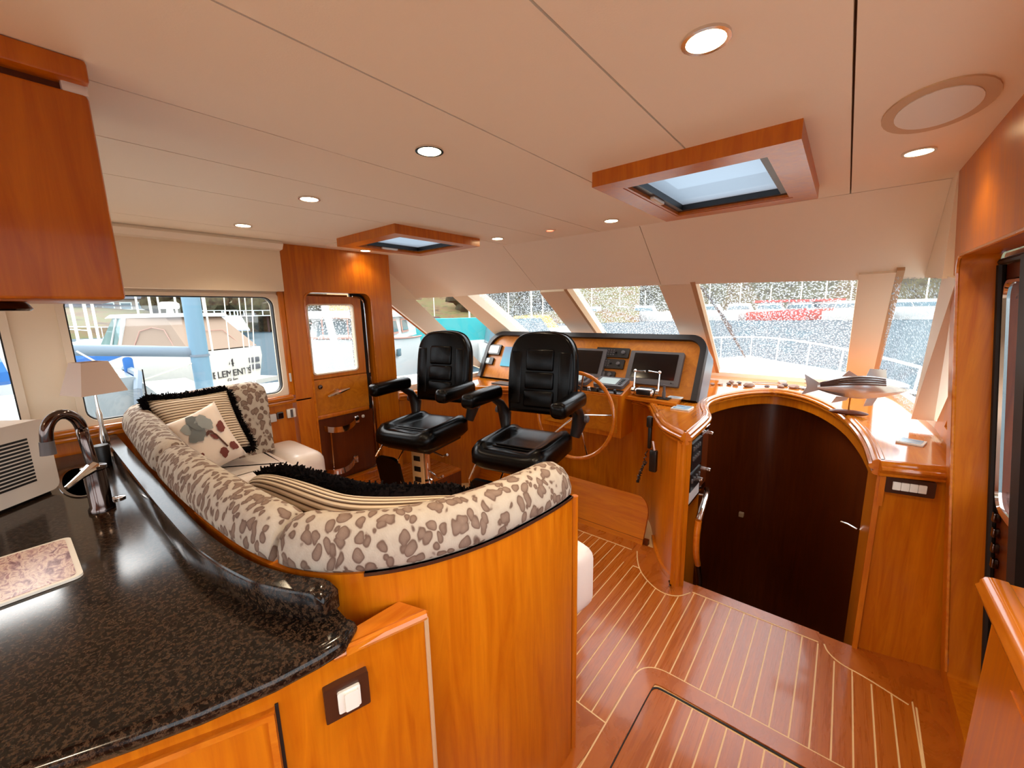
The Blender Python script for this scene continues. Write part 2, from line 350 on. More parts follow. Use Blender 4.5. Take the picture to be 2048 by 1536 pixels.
# ---- port wall (wall_left) with two windows, pelmet, and the door bulkhead
XP = -3.0
wl = sthing('wall_left')
def wl_box(name, y0, y1, z0, z1, m='cream', x1=XP, x0=-3.12): b = BM(); box(b, x0, x1, y0, y1, z0, z1); return obj(name, b, m, wl)
wl_box('lower_panel', -3.3, 1.17, 0, 1.10, 'wood')
wl_box('upper_panel', -3.3, 1.17, 1.79, CZ)
wl_box('mullion', -.02, .135, 1.10, 1.79)
wl_box('aft_panel', -1.42, -1.3, 1.10, 1.79); wl_box('aft_post', -3.3, -3.15, 1.10, 1.79)
b = BM(); box(b, XP, XP+.05, -.6, 1.17, 1.075, 1.11, r=.012); box(b, XP, XP+.035, -.6, 1.3, 1.045, 1.075, r=.01); obj('window_ledge', b, 'wood_top', wl)
b = BM(); box(b, XP, XP+.02, .95, 1.05, .935, .99, r=.004); box(b, XP+.02, XP+.03, .965, 1.005, .94, .985, r=.003)
sw = tag(obj('wall_switch', b, 'light_plastic'), 'small pale wall switch beside the leopard cushion under the port window', 'switch', )
b = BM(); box(b, XP, XP+.018, 1.055, 1.1, .945, .995, r=.008); g = tag(obj('socket', b, 'grey_plastic'), 'dark round-cornered gauge socket between two white wall switches', 'socket')
b = BM(); box(b, XP+.018, XP+.022, 1.062, 1.093, .952, .988); obj('socket_face', b, 'screen', g)
b = BM(); box(b, XP, XP+.02, 1.12, 1.18, .94, 1.005, r=.006); g = tag(obj('rocker_switch', b, 'white_plastic'), 'white double switch with a grey middle nearest the port door', 'switch')
b = BM(); box(b, XP+.02, XP+.024, 1.142, 1.158, .945, 1.0); obj('rocker', b, 'grey_plastic', g)
# pelmet over the port window
b = BM(); box(b, XP, XP+.075, -1.4, 1.175, 1.815, CZ-.045, r=.004); pel = struct('trim_1', b, 'cream')
b = BM(); sweep(b, [(XP+.03, -1.4), (XP+.03, 1.175)], [(0, CZ-.06), (-.09, CZ-.05), (-.11, CZ-.02), (-.09, CZ), (0, CZ)]); obj('cove', b, 'ceiling', pel)
def win(n, y0, y1, z0, z1, r=.06):
    ws = sthing('window_%d' % n); Mx = frame((XP-.03, 0, 0), (0, 1, 0), (0, 0, 1)); o_, i_ = rr(y0, y1, z0, z1, .02), rr(y0+.028, y1-.028, z0+.028, z1-.02, r)
    b = BM(); ring(b, o_, i_, Mx, -.04, .045); obj('window_frame', b, 'cream_trim', ws)
    b = BM(); ring(b, i_, rr(y0+.034, y1-.034, z0+.034, z1-.026, r-.005), Mx, -.01, .03); obj('gasket', b, 'rubber', ws)
    b = BM(); flat(b, i_, Mx, -.004, 0); obj('pane', b, 'glass', ws); return ws
win(10, -3.15, -1.42, 1.10, 1.80); w1 = win(1, .135, 1.15, 1.10, 1.80); w2 = win(2, -1.3, -.02, 1.10, 1.80)  # the aftmost one is unseen, added to let more daylight in
b = BM(); box(b, XP-.02, XP+.03, 1.15, 1.185, 1.10, 1.815, r=.006); obj('side_casing', b, 'wood', w1)
b = BM(); box(b, XP+.028, XP+.04, 1.158, 1.17, 1.2, 1.26, r=.003); obj('catch', b, 'light_plastic', w1)
# bulkhead with the door opening
DY0, DY1, DZ0, DZ1 = 1.32, 1.83, .36, 1.815
b = BM(); Mx = frame((XP+.035, 0, 0), (0, 1, 0), (0, 0, 1))
def bulk(bm):
    o_ = []; i_ = rr(DY0, DY1, DZ0, DZ1, .06)
    n = len(i_)//4
    for k, (a, c) in enumerate(i_):
        q = k//n; y, z = [(2.02, 0), (2.02, CZ), (1.185, CZ), (1.185, 0)][q]; o_.append((y, z))
    ring(bm, o_, i_, Mx, -.10, 0)
bulk(b); wf = struct('trim_2', b, 'wood')
b = BM(); ring(b, rr(DY0-.012, DY1+.012, DZ0-.012, DZ1+.012, .07), rr(DY0, DY1, DZ0, DZ1, .06), Mx, -.005, .006); obj('opening_bead', b, 'wood_top', wf)
b = BM(); box(b, XP-.1, XP+.034, 2.0, 2.03, 0, CZ); obj('front_edge', b, 'wood', wf)
# the port door leaf
dr = sthing('door_1'); Mx = frame((XP-.02, 0, 0), (0, 1, 0), (0, 0, 1))
gl_o, gl_i = rr(1.30, 1.765, 1.18, 1.79, .01), rr(1.335, 1.70, 1.215, 1.735, .03)
b = BM(); ring(b, gl_o, gl_i, Mx, -.02, .02); box(b, XP-.04, XP, 1.30, 1.765, 1.17, 1.185); obj('leaf_top', b, 'wood', dr)
b = BM(); ring(b, gl_i, rr(1.345, 1.69, 1.225, 1.725, .025), Mx, -.015, .026); obj('glazing_bead', b, 'cream_trim', dr)
b = BM(); flat(b, gl_i, Mx, -.006, 0); obj('pane', b, 'wet_glass', dr)
b = BM(); box(b, XP-.04, XP+.004, 1.30, 1.765, .91, 1.17); obj('burl_panel', b, 'burl', dr)
b = BM(); box(b, XP-.05, XP+.006, 1.30, 1.765, .875, .91, r=.008); obj('rail', b, 'wood', dr)
b = BM(); box(b, XP-.05, XP-.012, 1.30, 1.83, .34, .875); obj('leaf_bottom', b, 'wood_dark', dr)
b = BM(); box(b, XP-.06, XP-.04, 1.70, 1.86, .34, 1.83); obj('pocket', b, 'rubber', dr)
b = BM(); ball(b, (XP+.01, 1.375, 1.125), (.012, .018, .018), 6); obj('lock_knob', b, 'dark_chrome', dr)
b = BM(); lathe(b, [(.018, 0), (.014, .02)], Matrix.Translation((XP+.005, 1.50, 1.08)) @ Matrix.Rotation(PI/2, 4, 'Y')); tube(b, [(XP+.04, 1.41, 1.05), (XP+.046, 1.5, 1.072), (XP+.04, 1.585, 1.085)], [.009, .018, .008]); tube(b, [(XP, 1.50, 1.08), (XP+.044, 1.5, 1.075)], .009); obj('door_handle', b, 'chrome', dr)
b = BM(); tube(b, [(XP-.015, 1.31, 1.80), (XP-.01, 1.66, 1.795)], .008); obj('top_rail', b, 'chrome', dr)
b = BM(); tube(b, smooth([(XP+.0, 1.70, 1.79), (XP+.0, 1.79, 1.78), (XP+.0, 1.795, 1.66)], 2)+[Vector((XP, 1.795, 1.18))], .007); obj('gasket_tube', b, 'chrome', dr)
b = BM(); tube(b, [(XP+.0, 1.80, 1.15)]+smooth([(XP, 1.80, .5), (XP, 1.80, .37), (XP+.01, 1.7, .37)], 2)+[Vector((XP+.01, 1.33, .37))], .007); obj('sill_tube', b, 'chrome', dr)
for z, y1 in ((.80, 1.64), (.47, 1.60)):
    b = BM(); pts = smooth([(XP, y1, z+.03), (XP+.03, y1-.03, z), (XP+.07, y1-.12, z-.02), (XP+.05, y1-.22, z-.015), (XP, y1-.26, z)], 2)
    sweep(b, [(p.x, p.y, p.z) for p in pts], [(-.004, -.022), (.004, -.022), (.004, .022), (-.004, .022)]); box(b, XP-.01, XP+.02, y1-.02, y1+.02, z-.01, z+.05, r=.006); obj('step_bracket', b, 'chrome', dr)
b = BM(); tube(b, [(XP+.03, 1.41, .80), (XP+.02, 1.41, .45)], .006); obj('bracket_rod', b, 'chrome', dr)
b = BM(); ball(b, (XP+.005, 1.70, .83), (.01, .014, .014), 6); obj('stud', b, 'light_plastic', dr)

# ---- front: fascia, pillars, panes
top = [(-3.06, 1.93, CZ), (-2.98, 2.02, CZ), (-2.72, 2.2, CZ), (-2.3, 2.33, CZ), (-1.6, 2.38, CZ), (-.8, 2.40, CZ), (.30, 2.41, CZ)]
bot = [(-3.07, 2.33, 1.79), (-3.045, 2.42, 1.79), (-2.92, 2.72, 1.805), (-2.6, 2.79, 1.817), (-1.9, 2.79, 1.820), (-.9, 2.81, 1.807), (.34, 2.89, 1.770)]
fa = sthing('wall_front')
def strip(bm, A, B, th):
    a = [bm.verts.new(p) for p in A]; c = [bm.verts.new(p) for p in B]; a2 = [bm.verts.new(Vector(p)+Vector(th)) for p in A]; c2 = [bm.verts.new(Vector(p)+Vector(th)) for p in B]
    for i in range(len(A)-1):
        face(bm, [a[i], a[i+1], c[i+1], c[i]]); face(bm, [a2[i], a2[i+1], c2[i+1], c2[i]]); face(bm, [a[i], a[i+1], a2[i+1], a2[i]]); face(bm, [c[i], c[i+1], c2[i+1], c2[i]])
    face(bm, [a[0], c[0], c2[0], a2[0]]); face(bm, [a[-1], c[-1], c2[-1], a2[-1]])
def lerpx(L, x):
    for p, q in zip(L, L[1:]):
        if p[0] <= x <= q[0]: return Vector(p).lerp(Vector(q), (x-p[0])/(q[0]-p[0]))
    return Vector(L[-1])
cuts = [(-3.06, -3.07), (-2.0, -1.995), (-.985, -.99), (.272, .283)]
for (t0, b0), (t1, b1) in zip(cuts, cuts[1:]):
    N = 14; A = [lerpx(top, t0+.002+(t1-t0-.004)*i/N) for i in range(N+1)]; B_ = [lerpx(bot, b0+.002+(b1-b0-.004)*i/N) for i in range(N+1)]
    if t0 < -3: A[0] = Vector(top[0]); 
    b = BM(); strip(b, A, B_, (0, .06, .08)); obj('fascia_panel', b, 'ceiling', fa, ang=60)
b = BM(); strip(b, [Vector(p)+Vector((0, .02, .03)) for p in top], [Vector(p)+Vector((0, .02, .03)) for p in bot], (0, .03, .04)); obj('fascia_backing', b, 'seam', fa)
# cheeks above the side windows
b = BM(); ext(b, [(-3.06, 2.0, CZ), (-3.06, 2.05, CZ), (-3.06, 2.45, 1.80), (-3.06, 2.42, 1.775), (-3.06, 2.0, 1.77)], (-.05, 0, 0)); obj('cheek', b, 'cream', fa)
b = BM(); ext(b, [(.270, 2.30, CZ+.02), (.270, 2.42, CZ+.02), (.281, 2.885, 1.79), (.281, 2.86, 1.775), (.281, 2.36, 1.745)], (.05, 0, 0)); obj('cheek', b, 'cream', fa)

def pillar(n, tl, tr, br, bl, dep=(.0, .09, .12), m='cream'):
    b = BM(); ext(b, [tl, tr, br, bl], dep); return struct('trim_%d' % n, b, m)
WY0, WZ0, WY1, WZ1 = 2.80, 1.812, 4.42, 1.0
def W(x, t, off=0): return Vector((x, WY0+(WY1-WY0)*t, WZ0+(WZ1-WZ0)*t)) + Vector((0, .44*off, .9*off))
PIL = {3: (-2.0, -1.755, -2.30, -2.03), 4: (-1.006, -.80, -1.16, -.965), 5: (.03, .172, .045, .212)}
for k, (a, c, d, e) in PIL.items(): 
    t = pillar(k, W(a, .01), W(c, .01), W(e, 1), W(d, 1))
    b = BM(); ext(b, [W(c, 0), W(c+.03, 0), W(e+.03, 1), W(e, 1)], (0, .03, .05)); obj('pane_bead', b, 'tan', t)
# port corner post between the front and the corner pane
p1t, p1t2, p1b, p1b2 = Vector((-2.95, 2.70, 1.81)), Vector((-2.83, 2.775, 1.82)), Vector((-2.98, 3.95, 1.0)), Vector((-2.86, 4.2, 1.0))
p1m = PY(965, 675, 3.3); p1m2 = PY(1005, 675, 3.42)
t = pillar(6, p1t, p1t2, p1b2+Vector((.02, 0, 0)), p1b)
c0t, c1t, c0b, c1b = PX(773, 601, -3.05), PX(828, 597, -3.05), PX(925, 722, -3.05), PX(978, 742, -3.05)
pillar(7, c0t, c1t, c1b, c0b, (-.05, 0, .0), 'cream_trim')
b = BM(); tube(b, [PX(773, 606, -3.04), PX(900, 707, -3.04)], .008); struct('trim_8', b, 'wood')
# starboard corner post
s0t, s0b = Vector((.285, 2.40, 1.76)), PZ(1822, 838, 1.0); s1t, s1b = Vector((.31, 2.28, 1.74)), PZ(1868, 842, 1.0)
pillar(9, s0t, s1t, s1b, s0b, (.06, .03, .02), 'cream_trim')
def pane(n, q, m='wet_glass'):
    b = BM(); q = [Vector(p) for p in q]; nn = (q[1]-q[0]).cross(q[3]-q[0]).normalized()*.006; ext(b, q, nn); return struct('window_%d' % n, b, m)
O = Vector((0, .035, .07))
pane(3, [p1t2+O, W(-2.0, 0)+O, W(-2.30, 1)+O, p1b2+O])
pane(4, [W(-1.755, 0)+O, W(-1.006, 0)+O, W(-1.16, 1)+O, W(-2.03, 1)+O])
pane(5, [W(-.80, 0)+O, W(.03, 0)+O, W(.045, 1)+O, W(-.965, 1)+O])
pane(6, [W(.172, 0)+Vector((0, .03, -.03)), s0t+Vector((.02, 0, -.015)), s0b+Vector((.02, 0, 0)), W(.212, 1)+O])
pane(7, [c1t+Vector((-.02, 0, 0)), p1t, p1b, c1b+Vector((-.02, 0, 0))], 'glass')
pane(8, [(-3.07, 2.0, 1.76), c0t+Vector((-.02, 0, 0)), c0b+Vector((-.02, 0, 0)), (-3.07, 2.0, 1.0)], 'glass')
# starboard little side window with wooden surround
b = BM(); q = [Vector((.41, 2.40, 1.62)), s1b+Vector((.03, .0, .0)), Vector((.44, 2.40, 1.0))]
Mx = frame((.42, 0, 0), (0, 1, 0), (0, 0, 1)); ring(b, [(2.36, 1.66), (3.02, 1.0), (2.36, 1.0)], [(2.42, 1.45), (2.78, 1.06), (2.42, 1.06)], Mx, 0, .05); w9 = sthing('window_9'); obj('window_frame', b, 'wood', w9)
b = BM(); flat(b, [(2.40, 1.48), (2.82, 1.05), (2.40, 1.05)], Mx, .02, .025); obj('pane', b, 'glass', w9)
# windshield sill and outside shell below the glass
base = smooth([(-3.07, 2.0), (-3.07, 3.9), (-2.95, 4.42), (-2.3, 4.5), (-.3, 4.5), (.2, 4.48), (.36, 4.2), (.47, 2.9), (.5, 2.42)], 2)
b = BM(); sweep(b, [(p.x, p.y, 0) for p in [Vector((a[0], a[1], 0)) for a in base]], [(-.06, -1.3), (0, -1.3), (0, 1.0), (-.06, 1.0)], -1); struct('trim_10', b, 'cream_trim')

# ---- starboard wall (leans outward going down) with the big door opening
def XS_(z): return .273+(CZ-z)*.1
wr = sthing('wall_right')
def wr_poly(name, pts, m='wood', th=.10): b = BM(); ext(b, [(XS_(z), y, z) for y, z in pts], (th, 0, 0)); return obj(name, b, m, wr)
OY = 2.27
wr_poly('front_pillar', [(OY, 0), (2.41, 0), (2.41, CZ), (OY, CZ)])
arc = [(OY-.06+.06*math.cos(a), 1.76+.06*math.sin(a)) for a in [PI/2*i/6 for i in range(7)]]
wr_poly('header_panel', [(OY, CZ), (OY, 1.76)]+arc+[(-1.2, 1.80), (-1.2, CZ)])
b = BM(); pts = [(XS_(.12)-.002, OY+.001, .12), (XS_(1.76)-.002, OY+.001, 1.76)]+[(XS_(z)-.002, y, z) for y, z in arc]+[(XS_(1.8)-.002, -1.2, 1.80)]
tube(b, pts, .006, 6); obj('opening_bead', b, 'wood_top', wr)
wr_poly('lower_panel', [(-3.3, 0), (OY, 0), (OY, .10), (-3.3, .10)])
wr_poly('aft_pier', [(-1.45, .1), (-1.2, .1), (-1.2, CZ), (-1.45, CZ)]); wr_poly('aft_lower', [(-3.3, .1), (-1.45, .1), (-1.45, .95), (-3.3, .95)]); wr_poly('aft_header', [(-3.3, 1.8), (-1.45, 1.8), (-1.45, CZ), (-3.3, CZ)])
b = BM(); ext(b, [(XS_(z)+.05, y, z) for y, z in ((-3.3, .95), (-1.45, .95), (-1.45, 1.8), (-3.3, 1.8))], (.006, 0, 0)); struct('window_11', b, 'glass')  # unseen aft window added to brighten the cabin with daylight
# sliding door in the opening
d2 = sthing('door_2'); XD = .47
def xd(z): return XS_(z)+.115
def sd(name, pts, m, th=.02, dx=0): b = BM(); ext(b, [(xd(z)+dx, y, z) for y, z in pts], (th, 0, 0)); return obj(name, b, m, d2)
def rrz(y0, y1, z0, z1, r): return rr(y0, y1, z0, z1, r)
oo, ii = rr(1.35, OY+.02, .12, 1.82, .02), rr(1.99, OY-.05, .90, 1.72, .06)
b = BM(); n_ = len(oo); L = [[b.verts.new((xd(z)+dx, y, z)) for y, z in P_] for P_, dx in ((oo, 0), (oo, .03), (ii, .03), (ii, 0))]
for k in range(4):
    for i in range(n_): face(b, [L[k][i], L[k][(i+1) % n_], L[(k+1) % 4][(i+1) % n_], L[(k+1) % 4][i]])
obj('leaf', b, 'wood_dark', d2)
sd('pane', ii, 'glass', .006, .015)
b = BM(); tube(b, [(xd(z)-.006, y, z) for y, z in ii], .010, 6, True); obj('glazing_ring', b, 'chrome', d2)
b = BM(); tube(b, [(xd(.15)-.012, OY-.012, .15), (xd(1.78)-.012, OY-.012, 1.78)], .012, 8); tube(b, [(xd(1.79)-.012, OY-.02, 1.79), (xd(1.79)-.012, 1.3, 1.79)], .012, 8); obj('seal', b, 'rubber', d2)
for z in (.86, .80, .74, .68): b = BM(); box(b, xd(z)-.02, xd(z), OY-.075, OY-.05, z-.018, z+.018, r=.004); obj('latch_piece', b, 'dark_chrome', d2)
b = BM(); ext(b, [(xd(z)-.03, y, z) for y, z in ((1.88, .15), (1.965, .15), (1.965, 1.79), (1.88, 1.79))], (.028, 0, 0)); obj('meeting_post', b, 'rubber', d2)
b = BM(); ball(b, (xd(.9)-.003, OY-.06, .90), (.004, .008, .008), 5); obj('screw', b, 'chrome', d2)
# aft bulkhead behind the viewer, unseen; its glazing is added to let daylight in
wb = sthing('wall_back')
b = BM(); box(b, -3.12, .75, -3.4, -3.3, 0, .35); box(b, -3.12, .75, -3.4, -3.3, 1.95, CZ); box(b, -3.12, -2.7, -3.4, -3.3, 0, CZ); box(b, .3, .75, -3.4, -3.3, 0, CZ); box(b, -1.25, -1.15, -3.4, -3.3, 0, CZ); obj('bulkhead', b, 'wood', wb)
b = BM(); box(b, -2.7, .3, -3.36, -3.355, .35, 1.95); obj('pane', b, 'glass', wb)

# ================================================================== HELM
DZ = .96
aft_edge = [Vector((x, y, 0)) for x, y in [(-3.0, 2.06), (-2.86, 2.42), (-2.62, 2.70), (-2.25, 2.90), (-1.9, 3.0), (-1.35, 3.08), (-1.2, 3.07), (-1.06, 2.95), (-.95, 2.73), (-.86, 2.55), (-.77, 2.40), (-.63, 2.285)]]
aft = [aft_edge[0]]+smooth(aft_edge, 2)[1:-1]+[aft_edge[-1]]
well_pts = [Vector((x, y, 0)) for x, y in [(-.63, 2.285), (-.635, 2.6), (-.645, 2.80), (-.73, 3.02), (-.775, 3.25), (-.74, 3.5), (-.60, 3.85), (-.42, 4.05), (-.17, 3.92), (.03, 3.49), (.125, 3.03), (.166, 2.67), (.178, 2.355)]]
well = [well_pts[0]]+smooth(well_pts[1:], 2)
right = [Vector((.178, 2.355, 0)), Vector((.41, 2.425, 0))]
edge = aft+well[1:]+right[1:]
fwd = [Vector((p.x, p.y-.0, 0)) for p in base]
dash = thing('dashboard', 'varnished wooden helm dashboard curving round the companionway below the windscreen', 'dashboard', (-1.0, 3.0, 0))
b = BM()
outline = [(p.x, p.y) for p in edge]+[(p.x*1.0-.0, p.y) for p in reversed([q for q in base if q[1] > 2.43])]
tb = bmesh.new(); vs = [tb.verts.new((x, y, DZ-.03)) for x, y in outline]; f_ = tb.faces.new(vs); r_ = bmesh.ops.extrude_face_region(tb, geom=[f_])
bmesh.ops.translate(tb, vec=(0, 0, .03), verts=[g for g in r_['geom'] if isinstance(g, bmesh.types.BMVert)]); bmesh.ops.triangulate(tb, faces=[f for f in tb.faces if len(f.verts) > 4]); add(b, tb); obj('countertop', b, 'wood_top', dash)
def mould(path, name='moulding'):
    b = BM(); pr = [(.004, -.066), (-.010, -.066), (-.020, -.060), (-.022, -.050), (-.014, -.046), (-.014, -.042), (-.028, -.038), (-.036, -.028), (-.034, -.018), (-.024, -.014), (-.024, -.010), (-.022, -.002), (-.012, .006), (-.004, .007), (-.002, .003), (.002, .003), (.006, .006), (.018, .006), (.026, -.002)]
    sweep(b, [(p.x, p.y, DZ) for p in path], pr, 1); return obj(name, b, 'wood_top', dash, ang=28)
mould(aft); mould(well); mould(right)
# body below: aft face (S-curve) down to the floor, companionway side down into the well
def wallstrip(path, z0, z1, off, m, name, th=.03):
    b = BM(); sweep(b, [(p.x, p.y, 0) for p in path], [(off, z0), (off+th, z0), (off+th, z1), (off, z1)], 1); return obj(name, b, m, dash, ang=50)
wallstrip(aft, 0, DZ-.05, .012, 'wood', 'front_panel')
col = [p for p in well if p.y < 2.84 and p.x < -.5]
wallstrip(col, -1.3, DZ-.05, .012, 'wood', 'column_side')
b = BM(); tube(b, [(-.640, 2.302, 0), (-.640, 2.302, DZ-.05)], .022, 12); obj('corner_post', b, 'wood', dash)
apr = [p for p in well if not (p.y < 2.78 and p.x < -.5)]
b = BM(); NA = len(apr)
def aprof(i):
    t = i/(NA-1); h = .085+.06*abs(2*t-.9)**2
    return [(.010, DZ-.05-h), (.03, DZ-.05-h), (.03, DZ-.05), (.010, DZ-.05)]
sweep(b, [(p.x, p.y, 0) for p in apr], aprof, 1); obj('apron', b, 'wood', dash, ang=50)
wall_ = [Vector(p) for p in apr]
wl2 = [Vector((-.66, 2.75, 0)), Vector((-.83, 3.0, 0)), Vector((-.90, 3.25, 0)), Vector((-.87, 3.6, 0)), Vector((-.7, 4.05, 0)), Vector((-.42, 4.22, 0)), Vector((-.08, 4.05, 0)), Vector((.14, 3.55, 0)), Vector((.23, 3.05, 0)), Vector((.25, 2.7, 0)), Vector((.2, 2.42, 0))]
wallstrip(smooth(wl2, 2), -1.35, DZ-.05, 0, 'wood_dark', 'stairwell_wall')
b = BM(); box(b, -1.0, .4, 2.3, 4.3, -1.40, -1.35); obj('stairwell_floor', b, 'teak_margin', dash)
b = BM(); box(b, -.62, .17, 2.33, 2.37, -1.35, -.02); obj('stair_riser', b, 'wood_dark', dash)
for k in range(4): b = BM(); box(b, -.6, .15, 2.37, 2.50+.14*k, -.30-.26*k, -.26-.26*k); obj('stair_tread', b, 'wood_dark', dash)
# small step light and a sliding door pull in the dark stairwell
b = BM(); box(b, -.60, -.56, 4.02, 4.06, -.28, -.24, r=.004); obj('step_light', b, 'tan', dash)
# starboard cabinet under the dash
b = BM(); ext(b, [(.185, 2.375, -.02), (.53, 2.445, -.02), (.44, 2.44, DZ-.05), (.188, 2.372, DZ-.05)], (0, .05, 0)); cabr = tag(obj('dash_cabinet', b, 'wood'), 'tall wooden cabinet front below the dash right of the stairwell', 'cabinet')
b = BM(); ext(b, [(.178, 2.36, -1.3), (.178, 2.36, DZ-.05), (.168, 2.72, DZ-.05), (.168, 2.72, -1.3)], (.02, 0, 0)); obj('side_panel', b, 'wood', cabr)
b = BM(); tube(b, [(.16, 2.75, .44), (.12, 2.78, .445), (.09, 2.80, .44)], .006, 6); obj('door_latch', b, 'chrome', cabr)
ux = Vector((.285-.185, .055*.5, 0))
Mx = frame(PY(1818, 973, 2.385)+Vector((0, -.002, 0)), (1, .19, 0), (0, 0, 1))
b = BM(); flat(b, rr(-.082, .082, -.036, .036, .006), Mx, 0, .012); g = tag(obj('switch_plate', b, 'brown_plate'), 'brown plate with four white rocker switches right of the stairwell', 'switch')
for k in range(4): b = BM(); flat(b, rr(-.058+.028*k, -.058+.028*k+.0265, -.018, .018, .002), Mx, .012, .017); obj('rocker', b, 'white_plastic', g)
# toe box at the foot of the console
b = BM(); Mx = frame((0, 2.585, 0), (1, 0, 0), (0, .14, .30)); pts = [(-2.6, 0), (-.965, 0)]+[(-1.06+.095*math.cos(a), .20+.13*math.sin(a)) for a in [PI/2*i/8 for i in range(9)]]+[(-2.6, .33)]
flat(b, pts, Mx, -.02, 0); obj('foot_panel', b, 'wood_x', dash)
b = BM(); sweep(b, [(-2.6, 2.60), (-.93, 2.60)], [(0, 0), (.03, 0), (.03, .035), (0, .035)]); obj('skirting', b, 'wood_dark', dash)
b = BM(); sweep(b, [(p.x, p.y, 0) for p in aft[-14:]], [(-.005, 0), (.02, 0), (.02, .03), (-.005, .03)]); obj('column_skirting', b, 'wood', dash)
# breaker panel in the column side
b = BM(); XB = -.640; box(b, XB+.012, XB+.016, 2.375, 2.775, .475, .895); bp = tag(obj('breaker_panel', b, 'dark_chrome'), 'breaker panel with black switches and chrome knobs set into the helm column', 'breaker panel')
b = BM(); box(b, XB+.016, XB+.024, 2.39, 2.60, .70, .87); obj('breaker_block', b, 'black_plastic', bp)
b = BM(); box(b, XB+.016, XB+.024, 2.39, 2.60, .57, .68); obj('breaker_block', b, 'black_plastic', bp)
b = BM(); box(b, XB+.016, XB+.02, 2.39, 2.60, .495, .56); obj('blank_plate', b, 'light_plastic', bp)
b = BM(); box(b, XB+.016, XB+.02, 2.62, 2.76, .52, .87); obj('wood_inset', b, 'wood_dark', bp)
for y, z in ((2.40, .84), (2.44, .84), (2.48, .84), (2.52, .84), (2.40, .78), (2.44, .78), (2.48, .78), (2.52, .78), (2.40, .64), (2.45, .64), (2.5, .64), (2.55, .64)):
    b = BM(); box(b, XB+.024, XB+.034, y-.008, y+.008, z-.012, z+.012, r=.002); obj('toggle', b, 'grey_plastic', bp)
for y, z in ((2.75, .85), (2.75, .60), (2.56, .60)): b = BM(); lathe(b, [(.012, 0), (.014, .012), (.012, .03), (.006, .034)], Matrix.Translation((XB+.018, y, z)) @ Matrix.Rotation(PI/2, 4, 'Y'), 12); obj('knob', b, 'chrome', bp)
b = BM(); tube(b, [(XB+.018, 2.37, .48), (XB+.018, 2.37, .90), (XB+.018, 2.78, .90)], .004, 6); obj('frame_edge', b, 'chrome', bp)
# grab rail at the stairwell
b = BM(); pts = smooth([(-.60, 2.72, .47), (-.57, 2.6, .485), (-.555, 2.44, .475), (-.555, 2.37, .42)], 2); tube(b, pts, .021, 10); hr = tag(obj('grab_rail', b, 'chrome'), 'bent chrome and wood grab rail at the stairwell beside the helm column', 'handrail')
b = BM(); tube(b, smooth([(-.555, 2.37, .42), (-.557, 2.35, .33), (-.557, 2.37, .2), (-.56, 2.44, .1)], 2), .019, 10); obj('wood_grip', b, 'wood_top', hr)
b = BM(); tube(b, [(-.56, 2.44, .10), (-.562, 2.52, -.05), (-.57, 2.56, -.3)], .016, 8); obj('lower_tube', b, 'dark_chrome', hr)
b = BM(); tube(b, [(-.62, 2.60, .48), (-.58, 2.60, .485)], .006, 6); obj('stay', b, 'chrome', hr)
# radio handset hanging on the column
c_ = Vector((-.93, 2.56, .86)); hs = thing('radio_handset', 'black radio handset with coiled cord hanging on the helm column', 'handset', (-.93, 2.56, .5))
b = BM(); box(b, -.965, -.925, 2.565, 2.60, .87, .95, r=.014, seg=3); box(b, -.957, -.932, 2.58, 2.61, .72, .88, r=.01); obj('earpiece', b, 'black_plastic', hs)
b = BM(); box(b, -.925, -.875, 2.535, 2.575, .58, .73, r=.01); obj('cradle', b, 'black_plastic', hs)
b = BM(); tube(b, [(-.90, 2.53, .80), (-.885, 2.525, .74)], .012, 8); obj('clip', b, 'chrome', hs)
pts = []
for i in range(90):
    t = i/89; y = -.945-.055*math.sin(PI*t)-.0*t; z = .72-.24*math.sin(PI*t)**.8 if t < .5 else .48+.16*(t-.5)*2
    pts.append((y+.008*math.cos(i*1.9), 2.55+.008*math.sin(i*1.9), z))
b = BM(); tube(b, pts, .0035, 5); obj('coiled_cord', b, 'black_plastic', hs)

# instrument pod
pod = thing('instrument_pod', 'black-hooded instrument pod with a burl face standing on the helm dash', 'instrument panel', (-1.8, 3.2, DZ))
X0, X1, PYb, PYt, PZ0, PZ1 = -3.0, -.80, 3.10, 3.34, .965, 1.42
MP = frame((0, PYb, PZ0), (1, 0, 0), (0, PYt-PYb, PZ1-PZ0)); HH = math.hypot(PYt-PYb, PZ1-PZ0)
def podshape(e, r): return [(X0-e, 0), (X1+e, 0)]+[(X1+e-r+r*math.cos(a), HH+e-r+r*math.sin(a)) for a in [PI/2*i/8 for i in range(9)]]+[(X0-e+1.6*r-1.6*r*math.sin(a), HH+e-r*1.6+r*1.6*math.cos(a)) for a in [PI/2*i/8 for i in range(9)]]
b = BM(); flat(b, podshape(-.02, .10), MP, -.02, 0); obj('burl_face', b, 'burl', pod)
b = BM(); ring(b, podshape(.012, .12), podshape(-.03, .10), MP, -.03, .035); obj('hood_rim', b, 'hood', pod, ang=50)
b = BM(); ring(b, podshape(.008, .12), podshape(-.015, .10), MP, -.26, -.03); obj('hood_shell', b, 'hood_side', pod, ang=50)
b = BM(); flat(b, podshape(.0, .12), MP, -.25, -.23); obj('hood_back', b, 'hood', pod)
def onpod(px, py, off=0):     # pixel -> local (u, v) on the pod face
    n_ = MP.to_3x3() @ Vector((0, 0, 1)); o_ = MP.translation; d = ray(px, py); t = (o_-EYE).dot(n_)/d.dot(n_); p = MP.inverted() @ (EYE+d*t); return p.x, p.y
